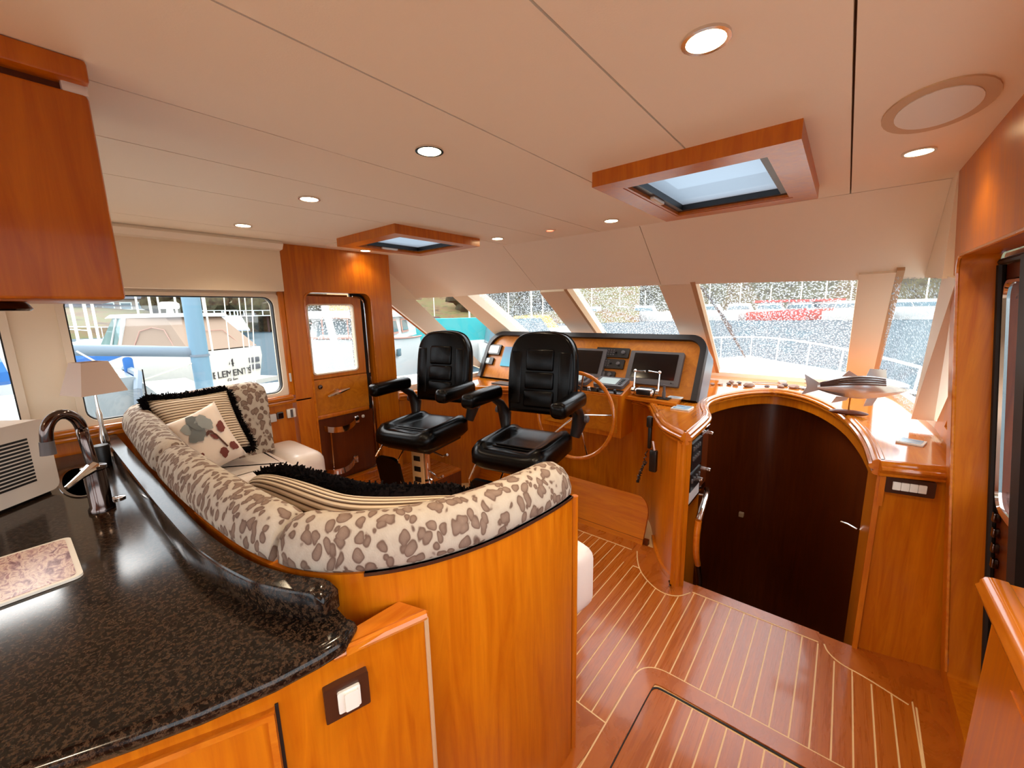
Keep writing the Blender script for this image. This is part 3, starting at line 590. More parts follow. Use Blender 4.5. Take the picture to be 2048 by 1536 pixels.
def device(name, u0, u1, v0, v1, th, m, r=.012, scr=None, sm_='screen', lab=None):
    b = BM(); flat(b, rr(u0, u1, v0, v1, r), MP, 0, th); o = obj(name, b, m, pod)
    if lab: o['label'] = lab
    if scr:
        a, c, d, e = scr; b = BM(); flat(b, rr(u0+a*(u1-u0), u0+c*(u1-u0), v0+d*(v1-v0), v0+e*(v1-v0), .004), MP, th, th+.003); obj('display', b, sm_, o)
    return o
u0, v1 = onpod(1266, 704); u1, _ = onpod(1372, 708); _, v0 = onpod(1335, 775)
mon = device('monitor', u0, u1, v0, v1, .035, 'grey_plastic', .01, (.09, .91, .17, .93), 'screen', 'large dark screen in a grey bezel')
b = BM(); flat(b, rr(u1-.06, u1-.05, v0+.02, v0+.03, .003), MP, .035, .04); obj('button', b, 'black_plastic', mon)
device('monitor', u0-.62, u0-.22, v0, v1, .035, 'grey_plastic', .01, (.09, .91, .17, .93), 'screen')
for q, (px0, px1, py0, py1) in enumerate(((1197, 1262, 696, 714), (1186, 1252, 717, 735))):
    a, t_ = onpod(px0, py0); c, _ = onpod(px1, py0+2); _, d = onpod(px0, py1); rad = device('radio', a, c, d, t_, .022, 'black_plastic', .006)
    for i in range(7):
        for j in range(3):
            b = BM(); x = a+.015+(c-a)*.08*i; y = d+(t_-d)*(.2+.24*j); flat(b, rr(x, x+.013, y, y+.009, .002), MP, .022, .026); obj('button', b, 'grey_plastic', rad)
    for fx, s in ((.62, .009), (.84, .017)): b = BM(); lathe(b, [(s, 0), (s, .012), (s*.7, .018)], MP @ Matrix.Translation((a+(c-a)*fx, (d+t_)/2, .022)), 14); obj('dial', b, 'rubber' if fx < .7 else 'grey_plastic', rad)
a, t_ = onpod(1190, 741); c, _ = onpod(1233, 743); _, d = onpod(1185, 755); dv = device('autopilot_head', a, c, d, t_, .02, 'black_plastic', .008, (.08, .55, .2, .85), 'grey_plastic'); b = BM(); lathe(b, [(.018, 0), (.016, .016)], MP @ Matrix.Translation((a+(c-a)*.78, (d+t_)/2, .02)), 14); obj('dial', b, 'grey_plastic', dv)
a, t_ = onpod(978, 690); c, _ = onpod(1006, 692); _, d = onpod(972, 709); device('plotter', a, c, d, t_, .025, 'black_plastic', .006, (.1, .9, .12, .88), 'light_plastic')
a, t_ = onpod(968, 715); c, _ = onpod(990, 716); _, d = onpod(965, 728); device('depth_gauge', a, c, d, t_, .022, 'black_plastic', .006, (.08, .7, .15, .85), 'lit_screen')
a, t_ = onpod(1012, 694); _, d = onpod(1000, 732); b = BM(); flat(b, rr(a, a+.26, d, t_, .004), MP, 0, .012); obj('chart_card', b, 'sea_poster', pod)
# wheel box with the two small displays
wbx = thing('wheel_box', 'raised wooden wheel box with a burl front panel behind the steering wheel', 'console', (-1.65, 2.95, .65))
b = BM(); ext(b, [(-2.02, 2.86, .66), (-2.02, 2.86, 1.0), (-2.02, 3.12, 1.075), (-2.02, 3.12, .66)], (.75, 0, 0)); obj('case', b, 'wood', wbx)
b = BM(); box(b, -1.99, -1.30, 2.852, 2.862, .70, .985); obj('burl_front', b, 'burl', wbx)
MW = frame((-1.645, 2.86, 1.0), (1, 0, 0), (0, .26, .075))
b = BM(); flat(b, rr(-.36, .36, .01, .075, .006), MW, 0, .006); obj('knob_plate', b, 'dark_chrome', wbx)
for k in range(9): b = BM(); lathe(b, [(.013, 0), (.011, .018), (.006, .02)], MW @ Matrix.Translation((-.30+.075*k, .04, .006)), 12); obj('knob', b, 'chrome' if k % 2 else 'black_plastic', wbx)
for x0_, x1_ in ((.08, .34), (-.24, .02)):
    b = BM(); flat(b, rr(x0_, x1_, .09, .25, .02), MW, .004, .032); g = obj('display_unit', b, 'grey_plastic', wbx); b = BM(); flat(b, rr(x0_+.03, x1_-.07, .115, .225, .004), MW, .032, .034); obj('display', b, 'lit_screen', g)
    for k in range(4): b = BM(); flat(b, rr(x1_-.05, x1_-.025, .12+.027*k, .138+.027*k, .004), MW, .032, .036); obj('button', b, 'black_plastic', g)
# steering wheel
sw_ = thing('steering_wheel', 'large varnished wooden steering wheel with chrome spokes in front of the helm', 'steering wheel', (-1.62, 2.74, .82))
Ms = frame((-1.62, 2.74, .82), (1, 0, 0), (0, .12, 1)); R_ = .345
b = BM(); tube(b, [Ms @ Vector((R_*math.cos(2*PI*k/48), R_*math.sin(2*PI*k/48), 0)) for k in range(48)], .016, 10, True); obj('rim', b, 'wood_top', sw_)
for k in range(5): a = math.radians(8+72*k); b = BM(); tube(b, [Ms @ Vector((.03*math.cos(a), .03*math.sin(a), -.05)), Ms @ Vector((R_*math.cos(a), R_*math.sin(a), 0))], .008, 8); obj('spoke', b, 'chrome', sw_)
b = BM(); lathe(b, [(.05, -.10), (.05, -.04), (.03, -.02), (.0, -.02)], Ms, 18); obj('hub', b, 'chrome', sw_)
# throttle on its board
thr = thing('throttle', 'chrome twin-lever throttle on a wooden board on the dash', 'throttle', (-1.12, 3.0, .975))
b = BM(); ext(b, [(-1.27, 2.93, DZ+.004), (-.87, 2.88, DZ+.004), (-.90, 3.10, DZ+.004), (-1.27, 3.10, DZ+.004)], (0, 0, .022)); obj('board', b, 'wood_x', thr)
b = BM(); box(b, -1.215, -1.065, 2.95, 3.06, DZ+.03, DZ+.095, r=.025, seg=3); obj('base', b, 'chrome', thr)
b = BM(); box(b, -1.195, -1.085, 2.943, 2.955, DZ+.045, DZ+.085, r=.004); obj('badge', b, 'black_plastic', thr)
for x, d in ((-1.235, 1), (-1.045, -1)):
    b = BM(); lathe(b, [(.03, -.012), (.03, .012)], Matrix.Translation((x, 3.0, DZ+.06)) @ Matrix.Rotation(PI/2, 4, 'Y'), 16); tube(b, [(x, 3.0, DZ+.06), (x, 3.02, DZ+.215), (x+.085*d, 3.02, DZ+.22)], [.009, .008, .009], 8); ball(b, (x, 3.02, DZ+.218), (.014, .014, .014), 6); obj('lever', b, 'chrome', thr)
b = BM(); lathe(b, [(.013, 0), (.013, .04), (.009, .05), (.009, .09), (.011, .1), (.0, .104)], Matrix.Translation((-.995, 2.985, DZ+.036)), 12); js = tag(obj('joystick', b, 'grey_plastic'), 'small grey joystick standing beside the throttle on the dash', 'joystick')
b = BM(); box(b, -1.04, -.95, 2.95, 3.02, DZ+.026, DZ+.036, r=.003); obj('base_plate', b, 'black_plastic', js)
def card(c, a, wx, wy, label, z=DZ+.001, m='sea_print'):
    Mx = Matrix.Translation((c[0], c[1], z)) @ Matrix.Rotation(a, 4, 'Z'); b = BM(); flat(b, rr(-wx/2, wx/2, -wy/2, wy/2, .004), Mx, 0, .008); o = tag(obj('photo_card', b, 'white_plastic'), label, 'card', 'sea photo cards on the dash')
    b = BM(); flat(b, rr(-wx/2+.01, wx/2-.01, -wy/2+.01, wy/2-.01, .002), Mx, .008, .009); obj('picture', b, m, o)
card((-.825, 2.87), .0, .12, .13, 'sea photo card lying near the corner of the helm column')
card((-.935, 3.06), .0, .10, .07, 'sea photo card behind the small joystick', DZ+.027)
card((.315, 2.77), -.25, .10, .10, 'sea photo card lying on the right end of the dash')
b = BM(); box(b, -2.62, -2.35, 2.86, 3.0, DZ+.002, DZ+.012); tag(obj('notebook', b, 'black_plastic'), 'flat dark notebook on the dash behind the port helm chair', 'notebook')
b = BM(); lathe(b, [(.03, 0), (.03, .2)], Matrix.Translation((-2.93, 2.52, DZ)), 14); tag(obj('tumbler', b, 'black_plastic'), 'black tumbler on the dash left of the port helm chair', 'cup')
# shells and stones along the curved edge
random.seed(3)
SH = [(1425, 768), (1440, 768), (1458, 768), (1463, 764), (1471, 769), (1478, 766), (1497, 771), (1506, 770), (1534, 773), (1561, 773), (1566, 764), (1569, 770), (1587, 774), (1599, 776), (1606, 778)]
SZ = [.02, .018, .02, .022, .024, .02, .034, .016, .02, .026, .032, .024, .032, .014, .012]
ORD = 'first second third fourth fifth sixth seventh eighth ninth tenth eleventh twelfth thirteenth fourteenth fifteenth'.split()
mat('stone_a', (150, 120, 104), .7); mat('stone_b', (196, 168, 148), .6); mat('stone_c', (108, 92, 86), .7)
for k, ((x, y), s) in enumerate(zip(SH, SZ)):
    p = PZ(x, y, DZ+s*.4); p.y = min(p.y, 4.30)
    b = BM(); t = bmesh.new(); bmesh.ops.create_icosphere(t, subdivisions=2, radius=1)
    for v in t.verts: v.co *= 1+random.uniform(-.18, .18)
    bmesh.ops.transform(t, matrix=Matrix.Translation((p.x, p.y, DZ+s*.45+.001)) @ Matrix.Rotation(random.uniform(0, 3), 4, 'Z') @ Matrix.Diagonal((s*1.3, s, s*.62, 1)), verts=t.verts); add(b, t)
    tag(obj('beach_stone', b, ['stone_a', 'stone_b', 'stone_c'][k % 3]), 'small beach stone on the dash, %s in the row from the helm pod' % ORD[k], 'stone', 'beach stones on the dash')
b = BM(); tube(b, [PZ(1505, 764, DZ+.01), PZ(1556, 766, DZ+.01)], .006, 6); tag(obj('thin_stick', b, 'stone_b'), 'thin pale stick lying by the windscreen behind the beach stones', 'stick')
# fish sculpture
fs = thing('fish_sculpture', 'silver striped fish sculpture on a driftwood stand on the dash', 'sculpture', (.10, 3.3, DZ))
mat('fish_dark', (92, 70, 62), .25, .6); mat('fish_silver', (205, 205, 205), .18, .8)
FA, FB = Vector((-.10, 3.22, 1.135)), Vector((.33, 3.3, 1.16)); fx = (FB-FA).normalized(); Mf = frame(FA, fx, (0, 0, 1)); FL = (FB-FA).length
def fprof(t): return .062*math.sin(PI*min(t*.97+.06, 1))**.75*(1-.55*(1-t)**3) if t < 1 else .004
b = BM(); rings = []
for i in range(25):
    t = i/24; h = .018+.055*math.sin(PI*t)**.9 if t < .8 else .018+.055*math.sin(PI*.8)**.9*(1-((t-.8)/.2)**1.4)
    h = max(h, .006); rings.append([b.verts.new(Mf @ Vector((FL*t, h*math.sin(2*PI*k/14), .42*h*math.cos(2*PI*k/14)))) for k in range(14)])
for A_, B_ in zip(rings, rings[1:]):
    for k in range(14): face(b, [A_[k], A_[(k+1) % 14], B_[(k+1) % 14], B_[k]])
face(b, rings[0]); face(b, rings[-1]); obj('body', b, 'fish_silver', fs)
for j, yy in enumerate((.3, .5, .68, .86)):
    b = BM(); pts = []
    for i in range(20): t = .03+.72*i/19; h = .018+.055*math.sin(PI*t)**.9; a = math.asin(yy); pts.append(Mf @ Vector((FL*t, h*yy, -.42*h*math.cos(a)-.001))); 
    tube(b, pts, .006, 5); obj('stripe', b, 'fish_dark', fs)
    b = BM(); tube(b, [Mf @ Vector(((Mf.inverted() @ p).x, (Mf.inverted() @ p).y, -(Mf.inverted() @ p).z)) for p in pts], .006, 5); obj('stripe', b, 'fish_dark', fs)
def fin(name, pts, m='fish_silver'): b = BM(); flat(b, pts, Mf, -.003, .003); return obj(name, b, m, fs)
fin('tail_fin', [(.02, .018), (-.07, .085), (-.055, .0), (-.085, -.055), (.02, -.018)])
for k in range(6): b = BM(); a = (.075-.025*k); tube(b, [Mf @ Vector((.0, .008-.003*k, -.005)), Mf @ Vector((-.068, a*.95, -.005))], .0022, 4); obj('fin_ray', b, 'fish_dark', fs)
fin('dorsal_fin', [(.12, .066), (.155, .105), (.20, .07)]); fin('spiny_fin', [(.24, .07), (.255, .115), (.33, .108), (.335, .055)])
for k in range(5): b = BM(); tube(b, [Mf @ Vector((.255+.017*k, .06, -.005)), Mf @ Vector((.26+.018*k, .112, -.005))], .003, 4); obj('fin_ray', b, 'fish_dark', fs)
fin('anal_fin', [(.10, -.06), (.075, -.105), (.15, -.085), (.16, -.066)]); fin('pelvic_fin', [(.25, -.065), (.235, -.12), (.275, -.115), (.30, -.06)])
b = BM(); ball(b, Mf @ Vector((FL*.88, .015, -.022)), (.008, .008, .008), 6); obj('eye', b, 'black_plastic', fs)
b = BM(); tube(b, smooth([Mf @ Vector((FL*.78, .045, -.02)), Mf @ Vector((FL*.74, 0, -.026)), Mf @ Vector((FL*.80, -.045, -.02))], 2), .004, 5); obj('gill', b, 'white_plastic', fs)
b = BM(); tube(b, [Mf @ Vector((.17, -.06, 0)), (.07, 3.27, DZ+.01)], .005, 6); obj('post', b, 'brass', fs)
b = BM(); ball(b, (.07, 3.27, DZ+.018), (.10, .03, .018), 8); obj('driftwood', b, 'wood_dark', fs)

# ================================================================== HELM CHAIRS
def helm_chair(label):
    t = thing('helm_chair', label, 'chair', group='black leather helm chairs')
    def part(n_, b, m, p=t, **k): return obj(n_, b, m, p, True, **k)
    SZ_ = .81
    b = BM(); nx, ny = 20, 20; g = {}
    for s in (0, 1):
        for i in range(nx+1):
            for j in range(ny+1):
                a, c = 2*i/nx-1, 2*j/ny-1
                ed = (abs(a)**6+abs(c)**6)**(1/6); k = max(abs(a), abs(c))/max(ed, 1e-6); x = a*k*.265; y = c*k*.30
                r_ = max(0, (max(abs(a), abs(c))-.8)/.2); drop = .045*(1-math.sqrt(max(0, 1-r_*r_)))
                zt = SZ_-drop+.030*max(0, min(1, (abs(a)-.55)/.2))*(1 if c > -.75 else max(0, (c+1)/.25))-.012*math.cos(c*2)*(abs(a) < .55)+.012*max(0, -c-.6)
                zb = SZ_-.13+drop*.8
                if s == 1 and (i in (0, nx) or j in (0, ny)):
                    pass
                g[s, i, j] = b.verts.new((x, y, zt if s == 0 else zb))
        for i in range(nx):
            for j in range(ny): face(b, [g[s, i, j], g[s, i+1, j], g[s, i+1, j+1], g[s, i, j+1]])
    per = [(i, 0) for i in range(nx)]+[(nx, j) for j in range(ny)]+[(i, ny) for i in range(nx, 0, -1)]+[(0, j) for j in range(ny, 0, -1)]
    for k in range(len(per)): p, q = per[k], per[(k+1) % len(per)]; face(b, [g[0, p[0], p[1]], g[0, q[0], q[1]], g[1, q[0], q[1]], g[1, p[0], p[1]]])
    seat = part('seat', b, 'black_leather', ang=60)
    for s in (-1, 1): b = BM(); tube(b, [(s*.155, -.24, SZ_+.0), (s*.15, .0, SZ_-.012), (s*.145, .22, SZ_-.008)], .005, 6); part('piping', b, 'black_leather', seat)
    for y in (-.17, -.13): b = BM(); tube(b, [(-.14, y, SZ_-.002), (.14, y, SZ_-.002)], .006, 6); part('stitch_roll', b, 'black_leather', seat)
    # backrest, leaning back a little
    Mb = Matrix.Translation((0, .27, .93)) @ Matrix.Rotation(math.radians(-8), 4, 'X') @ Matrix.Rotation(PI/2, 4, 'X')
    out = [(.24, 0), (.255, .12), (.255, .38), (.235, .48), (.19, .545), (.12, .575), (0, .585), (-.12, .575), (-.19, .545), (-.235, .48), (-.255, .38), (-.255, .12), (-.24, 0)]
    out = [(p.x, p.y) for p in smooth([(x, y, 0) for x, y in out], 2)]
    tb = bmesh.new(); vs = [tb.verts.new((x, y, -.05)) for x, y in out]; f_ = tb.faces.new(vs); ex = bmesh.ops.extrude_face_region(tb, geom=[f_]); bmesh.ops.translate(tb, vec=(0, 0, .10), verts=[e for e in ex['geom'] if isinstance(e, bmesh.types.BMVert)])
    bmesh.ops.recalc_face_normals(tb, faces=tb.faces); eds = [e for e in tb.edges if len(e.link_faces) == 2 and abs(e.verts[0].co.z-e.verts[1].co.z) < 1e-5]
    bmesh.ops.bevel(tb, geom=eds, offset=.028, segments=4, profile=.5, affect='EDGES'); b = BM(); add(b, tb, Mb); back = part('backrest', b, 'black_leather', ang=50)
    for z0, z1, w_ in ((.30, .46, .105), (.17, .30, .11), (.04, .17, .115)):
        b = BM(); box(b, -w_, w_, z0+.004, z1-.004, .035, .066, Mb, r=.015, seg=3); part('lumbar_pad', b, 'black_leather', back)
    for s in (-1, 1): b = BM(); box(b, s*.185-.045, s*.185+.045, .06, .44, .03, .056, Mb, r=.012, seg=3); part('side_bolster', b, 'black_leather', back)
    b = BM(); tube(b, [Mb @ Vector((x*.99, y, -.03)) for x, y in out], .008, 6, True); part('welt', b, 'black_leather', back)
    for s in (-1, 1):
        b = BM(); box(b, s*.315-.052, s*.315+.052, -.20, .22, 1.03, 1.13, r=.036, seg=4); arm = part('armrest', b, 'black_leather')
        b = BM(); tube(b, [(s*.30, .10, 1.055), (s*.30, .22, .99), (s*.29, .27, .90), (s*.27, .24, .80)], [.022, .032, .05, .035], 10); part('arm_bracket', b, 'black_plastic', arm)
        b = BM(); lathe(b, [(.026, 0), (.026, .02), (.018, .026)], Matrix.Translation((s*.335, .26, .93)) @ Matrix.Rotation(s*PI/2, 4, 'Y'), 14); part('arm_knob', b, 'grey_plastic', arm)
    b = BM(); box(b, -.20, .20, -.20, .22, .645, .685, r=.01); part('seat_pan', b, 'black_plastic')
    b = BM(); lathe(b, [(.15, 0), (.15, .02), (.06, .05), (.055, .35), (.04, .36), (.04, .65)], None, 22); part('pedestal', b, 'chrome')
    b = BM(); box(b, -.055, .055, -.10, -.085, .22, .62, Matrix.Translation((0, 0, 0)), r=.005); lp = part('ladder_plate', b, 'holly')
    for k in range(4): b = BM(); box(b, -.03, .03, -.105, -.099, .28+.085*k, .32+.085*k, r=.002); part('slot', b, 'rubber', lp)
    b = BM(); Mg = Matrix.Translation((-.16, -.22, .43)) @ Matrix.Rotation(.2, 4, 'X'); flat(b, rr(-.11, .11, -.17, .17, .06), Mg @ Matrix.Rotation(PI/2, 4, 'X'), -.012, .012); fr = part('footrest', b, 'black_leather')
    for s in (-.28, -.06): b = BM(); tube(b, [(s, -.15, .66), (s, -.24, .58), (s, -.22, .40), (s, -.15, .24)], .008, 6); part('footrest_rod', b, 'chrome', fr)
    for z, x in ((.60, .20), (.42, .15)): b = BM(); tube(b, [(.04, .0, z), (x, -.04, z-.02), (x+.05, -.05, z+.005)], [.008, .008, .011], 8); part('lever', b, 'chrome')
    return t
ch = helm_chair('black leather helm chair nearer the steering wheel, facing aft'); ch.location = (-1.575, 2.02, 0); ch.rotation_euler[2] = math.radians(11)
c2 = copytree(ch); c2['label'] = 'black leather helm chair nearer the port door, facing aft'; c2.location = (-2.47, 1.90, 0); c2.rotation_euler[2] = math.radians(13)

# ================================================================== SETTEE
OP = [(-.652, 1.125), (-.648, 1.03), (-.656, .915), (-.677, .756), (-.722, .613), (-.781, .504), (-.856, .416), (-.93, .36), (-1.03, .316), (-1.195, .290), (-1.41, .277), (-1.74, .265), (-2.19, .266), (-2.72, .27)]
OPv = [Vector((x, y, 0)) for x, y in OP]
corner = [Vector((x, y, 0)) for x, y in [(-2.72, .27), (-2.85, .275), (-2.925, .33), (-2.935, .45)]]
port_leg = [Vector((-2.935, .45, 0)), Vector((-2.935, .95, 0))]
full = resample(smooth(OPv, 2)+smooth(corner, 2)[1:]+[port_leg[1]], 121)
cum = [0]
for a_, c_ in zip(full, full[1:]): cum.append(cum[-1]+(c_-a_).length)
st_ = thing('settee', 'u-shaped settee with leopard-print back roll and cream leather seats', 'settee', (-1.9, .7, 0))
def bprof(i):
    t = i/120; dz = .085*min(1, max(0, (t-.62)/.3)); 
    P = [(.012, 1.035), (-.004, 1.055), (-.005, 1.085), (.008, 1.125), (.032, 1.152), (.062, 1.163), (.094, 1.155), (.12, 1.128), (.137, 1.09), (.142, 1.04), (.15, .80), (.06, .80), (.055, 1.03)]
    return [(o, z+dz*(1 if z > 1.0 else 0)) for o, z in P]
segs = [(1, 33), (34, 68), (69, 99), (100, 120)]
for a, c in segs:
    b = BM(); n_ = c-a
    def pf(i, a=a, n_=n_):
        P = bprof(a+i); e = min(i, n_-i); k = {0: .86, 1: .96, 2: .99}.get(e, 1.0); cx_ = .065
        return [(cx_+(o-cx_)*k, (z-1.0)*k+1.0 if z > 1 else z) for o, z in P]
    sweep(b, [(p.x, p.y, 0) for p in full[a:c+1]], pf, -1); obj('back_cushion', b, 'leopard', st_, ang=70)
# curved wooden end panel and back
i_end = 52
b = BM(); sweep(b, [(p.x, p.y, 0) for p in full[1:i_end]], [(0.0, .0), (.03, .0), (.03, 1.04), (.0, 1.04)], -1); obj('end_panel', b, 'wood', st_, ang=50)
b = BM(); sweep(b, [(p.x, p.y, 0) for p in full[1:26]], [(-.003, 1.032), (.05, 1.032), (.05, 1.04), (-.003, 1.04)], -1); obj('cap_strip', b, 'brown_plate', st_, ang=50)
b = BM(); sweep(b, [(p.x, p.y, 0) for p in full[i_end-2:]], [(.02, .0), (.05, .0), (.05, 1.04), (.02, 1.04)], -1); obj('back_frame', b, 'wood', st_)
b = BM(); tube(b, [(-.655, 1.118, 0), (-.655, 1.118, 1.03)], .012, 8); obj('corner_post', b, 'wood', st_)
# seat base and cushions
def off(p_i, d): 
    i = p_i; a_, c_ = full[max(i-1, 0)], full[min(i+1, 120)]; t = (c_-a_).normalized(); n_ = Vector((t.y, -t.x, 0)); return full[i]+n_*d
arm_in = [off(i, .17) for i in range(0, 46, 3)]
def seat(pts, z0=.50, z1=.80, r=.07):
    tb = bmesh.new(); vs = [tb.verts.new((p[0], p[1], z0)) for p in pts]; f_ = tb.faces.new(vs); ex = bmesh.ops.extrude_face_region(tb, geom=[f_]); bmesh.ops.translate(tb, vec=(0, 0, z1-z0), verts=[e for e in ex['geom'] if isinstance(e, bmesh.types.BMVert)])
    bmesh.ops.recalc_face_normals(tb, faces=tb.faces); eds = [e for e in tb.edges if abs(e.verts[0].co.z-e.verts[1].co.z) < 1e-5]
    bmesh.ops.bevel(tb, geom=eds, offset=r, segments=5, profile=.5, affect='EDGES'); b = BM(); add(b, tb); return obj('seat_cushion', b, 'cream_leather', st_, ang=60)
def rp(x0, x1, y0, y1, r=.05): return rr(x0, x1, y0, y1, r, 4)
seat(rp(-2.99, -2.49, .93, 1.15, .08)); seat(rp(-2.86, -2.42, .47, .945, .05)); seat(rp(-2.42, -1.86, .46, .96, .03)); seat(rp(-1.86, -1.32, .46, .96, .03))
arm_c = [(p.x, p.y) for p in arm_in if p.x > -1.32]
seat([(-.66, 1.16), (-.80, 1.09)]+[q for q in arm_c if q[1] < 1.1]+[(-1.30, .50), (-1.30, .96), (-1.18, 1.05), (-1.10, 1.24), (-.72, 1.27), (-.65, 1.25)])
b = BM(); prism(b, [(-.69, 1.18), (-.70, .8), (-.9, .47), (-1.2, .36), (-2.95, .36), (-2.95, 1.18), (-2.52, 1.18), (-2.52, .90), (-1.25, .90), (-1.13, 1.18)], 0, .50); obj('seat_base', b, 'wood', st_)
# pillows
def pillow(name, label, corners, th, m, tilt=0):
    tl, tr, br, bl = [Vector(p) for p in corners]; c = (tl+tr+br+bl)/4; u = ((tr+br)-(tl+bl))/4; v = ((tl+tr)-(bl+br))/4
    t = thing(name, label, 'cushion', c); b = BM(); cushion(b, c, u, v, th); obj('cover', b, m, t, ang=80); return t, c, u, v
t, c, u, v = pillow('ribbed_pillow', 'ribbed beige pillow with black fringe leaning on the port side of the settee', [PX(290, 800, -2.74), PX(452, 781, -2.74), PX(507, 893, -2.60), PX(345, 930, -2.60)], .07, 'ribbed')
b = BM()
for A_, B_ in ((c-u+v, c+u+v), (c+u+v, c+u-v), (c+u-v, c-u-v), (c-u-v, c-u+v)):
    mid = ((A_+B_)/2-c).normalized(); fringe(b, [A_, (A_+B_)/2-mid*.012, B_],   .03, 260, spread=1.0, outf=lambda s, d=mid: d)
o = obj('fringe', b, 'fringe', t, sm=False); o['kind'] = 'stuff'
t, c, u, v = pillow('floral_pillow', 'white pillow printed with a grey flower and dark red leaves', [PX(322, 852, -2.50), PX(428, 803, -2.50), PX(494, 908, -2.34), PX(392, 965, -2.34)], .075, 'pillow_white')
wn = u.cross(v).normalized()
if wn.dot(EYE-c) < 0: wn = -wn
def on_p(a, bb, lift=.004): 
    pin = 1-.07*(a*a*(1-bb*bb)+bb*bb*(1-a*a)); h = .075*max(0, (1-abs(a)**4)*(1-abs(bb)**4))**.5; return c+u*a*pin+v*bb*pin+wn*(h+lift)
def motif(name, cen, pts, m, lift=.004):
    b = BM(); cv = b.verts.new(on_p(*cen, lift)); R1 = [b.verts.new(on_p(cen[0]+(x-cen[0])*.5, cen[1]+(y-cen[1])*.5, lift)) for x, y in pts]; R2 = [b.verts.new(on_p(x, y, lift)) for x, y in pts]; N = len(pts)
    for i in range(N): face(b, [cv, R1[i], R1[(i+1) % N]]); face(b, [R1[i], R2[i], R2[(i+1) % N], R1[(i+1) % N]])
    return obj(name, b, m, t)
def petal(name, x0, y0, ang, L, Wd, m, lift=.004):
    ca, sa = math.cos(ang), math.sin(ang); P = [(L*s, Wd*math.sin(PI*min(s, 1)**.8)**.8*(1+.14*math.sin(17*s))) for s in [k/9 for k in range(10)]]; P = P+[(x, -y) for x, y in reversed(P[1:-1])]
    return motif(name, (x0+ca*L/2, y0+sa*L/2), [(x0+ca*x-sa*y, y0+sa*x+ca*y) for x, y in P], m, lift)
for k, (an, L, Wd) in enumerate(((2.75, .80, .26), (2.1, .72, .28), (1.35, .52, .26), (3.4, .70, .22), (.5, .40, .2), (2.45, .5, .12), (1.7, .42, .1))): petal('petal', .12, .22, an, L, Wd, 'petal' if k % 2 == 0 else 'petal_dark', .004+.0015*k)
for an in (-2.5, -.9): petal('sepal', .2, .1, an, .2, .05, 'stem_brown', .01)
for x, y, an, L, Wd in ((.55, -.1, 1.0, .45, .15), (.35, -.55, -1.9, .36, .15), (.6, -.55, -.7, .34, .14), (.35, -.25, 2.2, .3, .07), (-.35, -.5, 2.5, .14, .06)): petal('leaf', x, y, an, L, Wd, 'leaf_red', .007)
b = BM(); tube(b, [on_p(*p, .006) for p in ((.18, .12), (.35, -.1), (.42, -.35), (.5, -.6))], .004, 5); obj('stalk', b, 'stem_brown', t)
# long fringed pillow lying along the near back roll
t = thing('fringed_bolster', 'long ribbed pillow with thick black fringe lying inside the near curve of the settee', 'cushion', (-.95, .7, .9))
pp = resample([off(i, .20) for i in range(9, 56)], 40); b = BM(); uvl = b.loops.layers.uv.verify(); rings = []
for i, p in enumerate(pp):
    k = math.sin(PI*min(max((i+1.2)/41.4, 0), 1))**.35; a_, c_ = pp[max(i-1, 0)], pp[min(i+1, 39)]; tt = (c_-a_).normalized(); nn = Vector((tt.y, -tt.x, 0))
    rings.append([b.verts.new(p+nn*(.055*k*math.cos(a)+.05*(math.sin(a)-1)*-.5)+Vector((0, 0, .96+.19*k*math.sin(a)))) for a in [2*PI*q/16 for q in range(16)]])
for i in range(39):
    for q in range(16):
        f = face(b, [rings[i][q], rings[i][(q+1) % 16], rings[i+1][(q+1) % 16], rings[i+1][q]])
        if f:
            for lp, (a, d) in zip(f.loops, ((i, q), (i, q+1), (i+1, q+1), (i+1, q))): lp[uvl].uv = (a/39*1.5, d/16*1.6)
face(b, rings[0]); face(b, rings[-1]); obj('cover', b, 'ribbed', t, ang=80)
b = BM()
line = []
for i, p in enumerate(pp):
    a_, c_ = pp[max(i-1, 0)], pp[min(i+1, 39)]; tt = (c_-a_).normalized(); nn = Vector((tt.y, -tt.x, 0)); k = math.sin(PI*min(max((i+1.2)/41.4, 0), 1))**.35; line.append(p+nn*.045+Vector((0, 0, .96+.185*k)))
for dz, dn in ((0, 0), (-.01, .02), (-.03, .04), (-.06, .05)):
    L2 = [q+Vector((0, 0, dz))+(Vector((-.95, .85, 0))-Vector((q.x, q.y, 0))).normalized()*dn for q in line]
    fringe(b, L2, .026, 900, spread=1.3, outf=lambda s: Vector((-.3, .3, .1)))
tube(b, [q+(Vector((-.95, .85, 0))-Vector((q.x, q.y, 0))).normalized()*.028+Vector((0, 0, -.022)) for q in line], .034, 8)
for e in (0, -1): fringe(b, [line[e]+Vector((0, 0, -.18)), line[e]], .05, 90, spread=1.2)
o = obj('fringe', b, 'fringe', t, sm=False); o['kind'] = 'stuff'

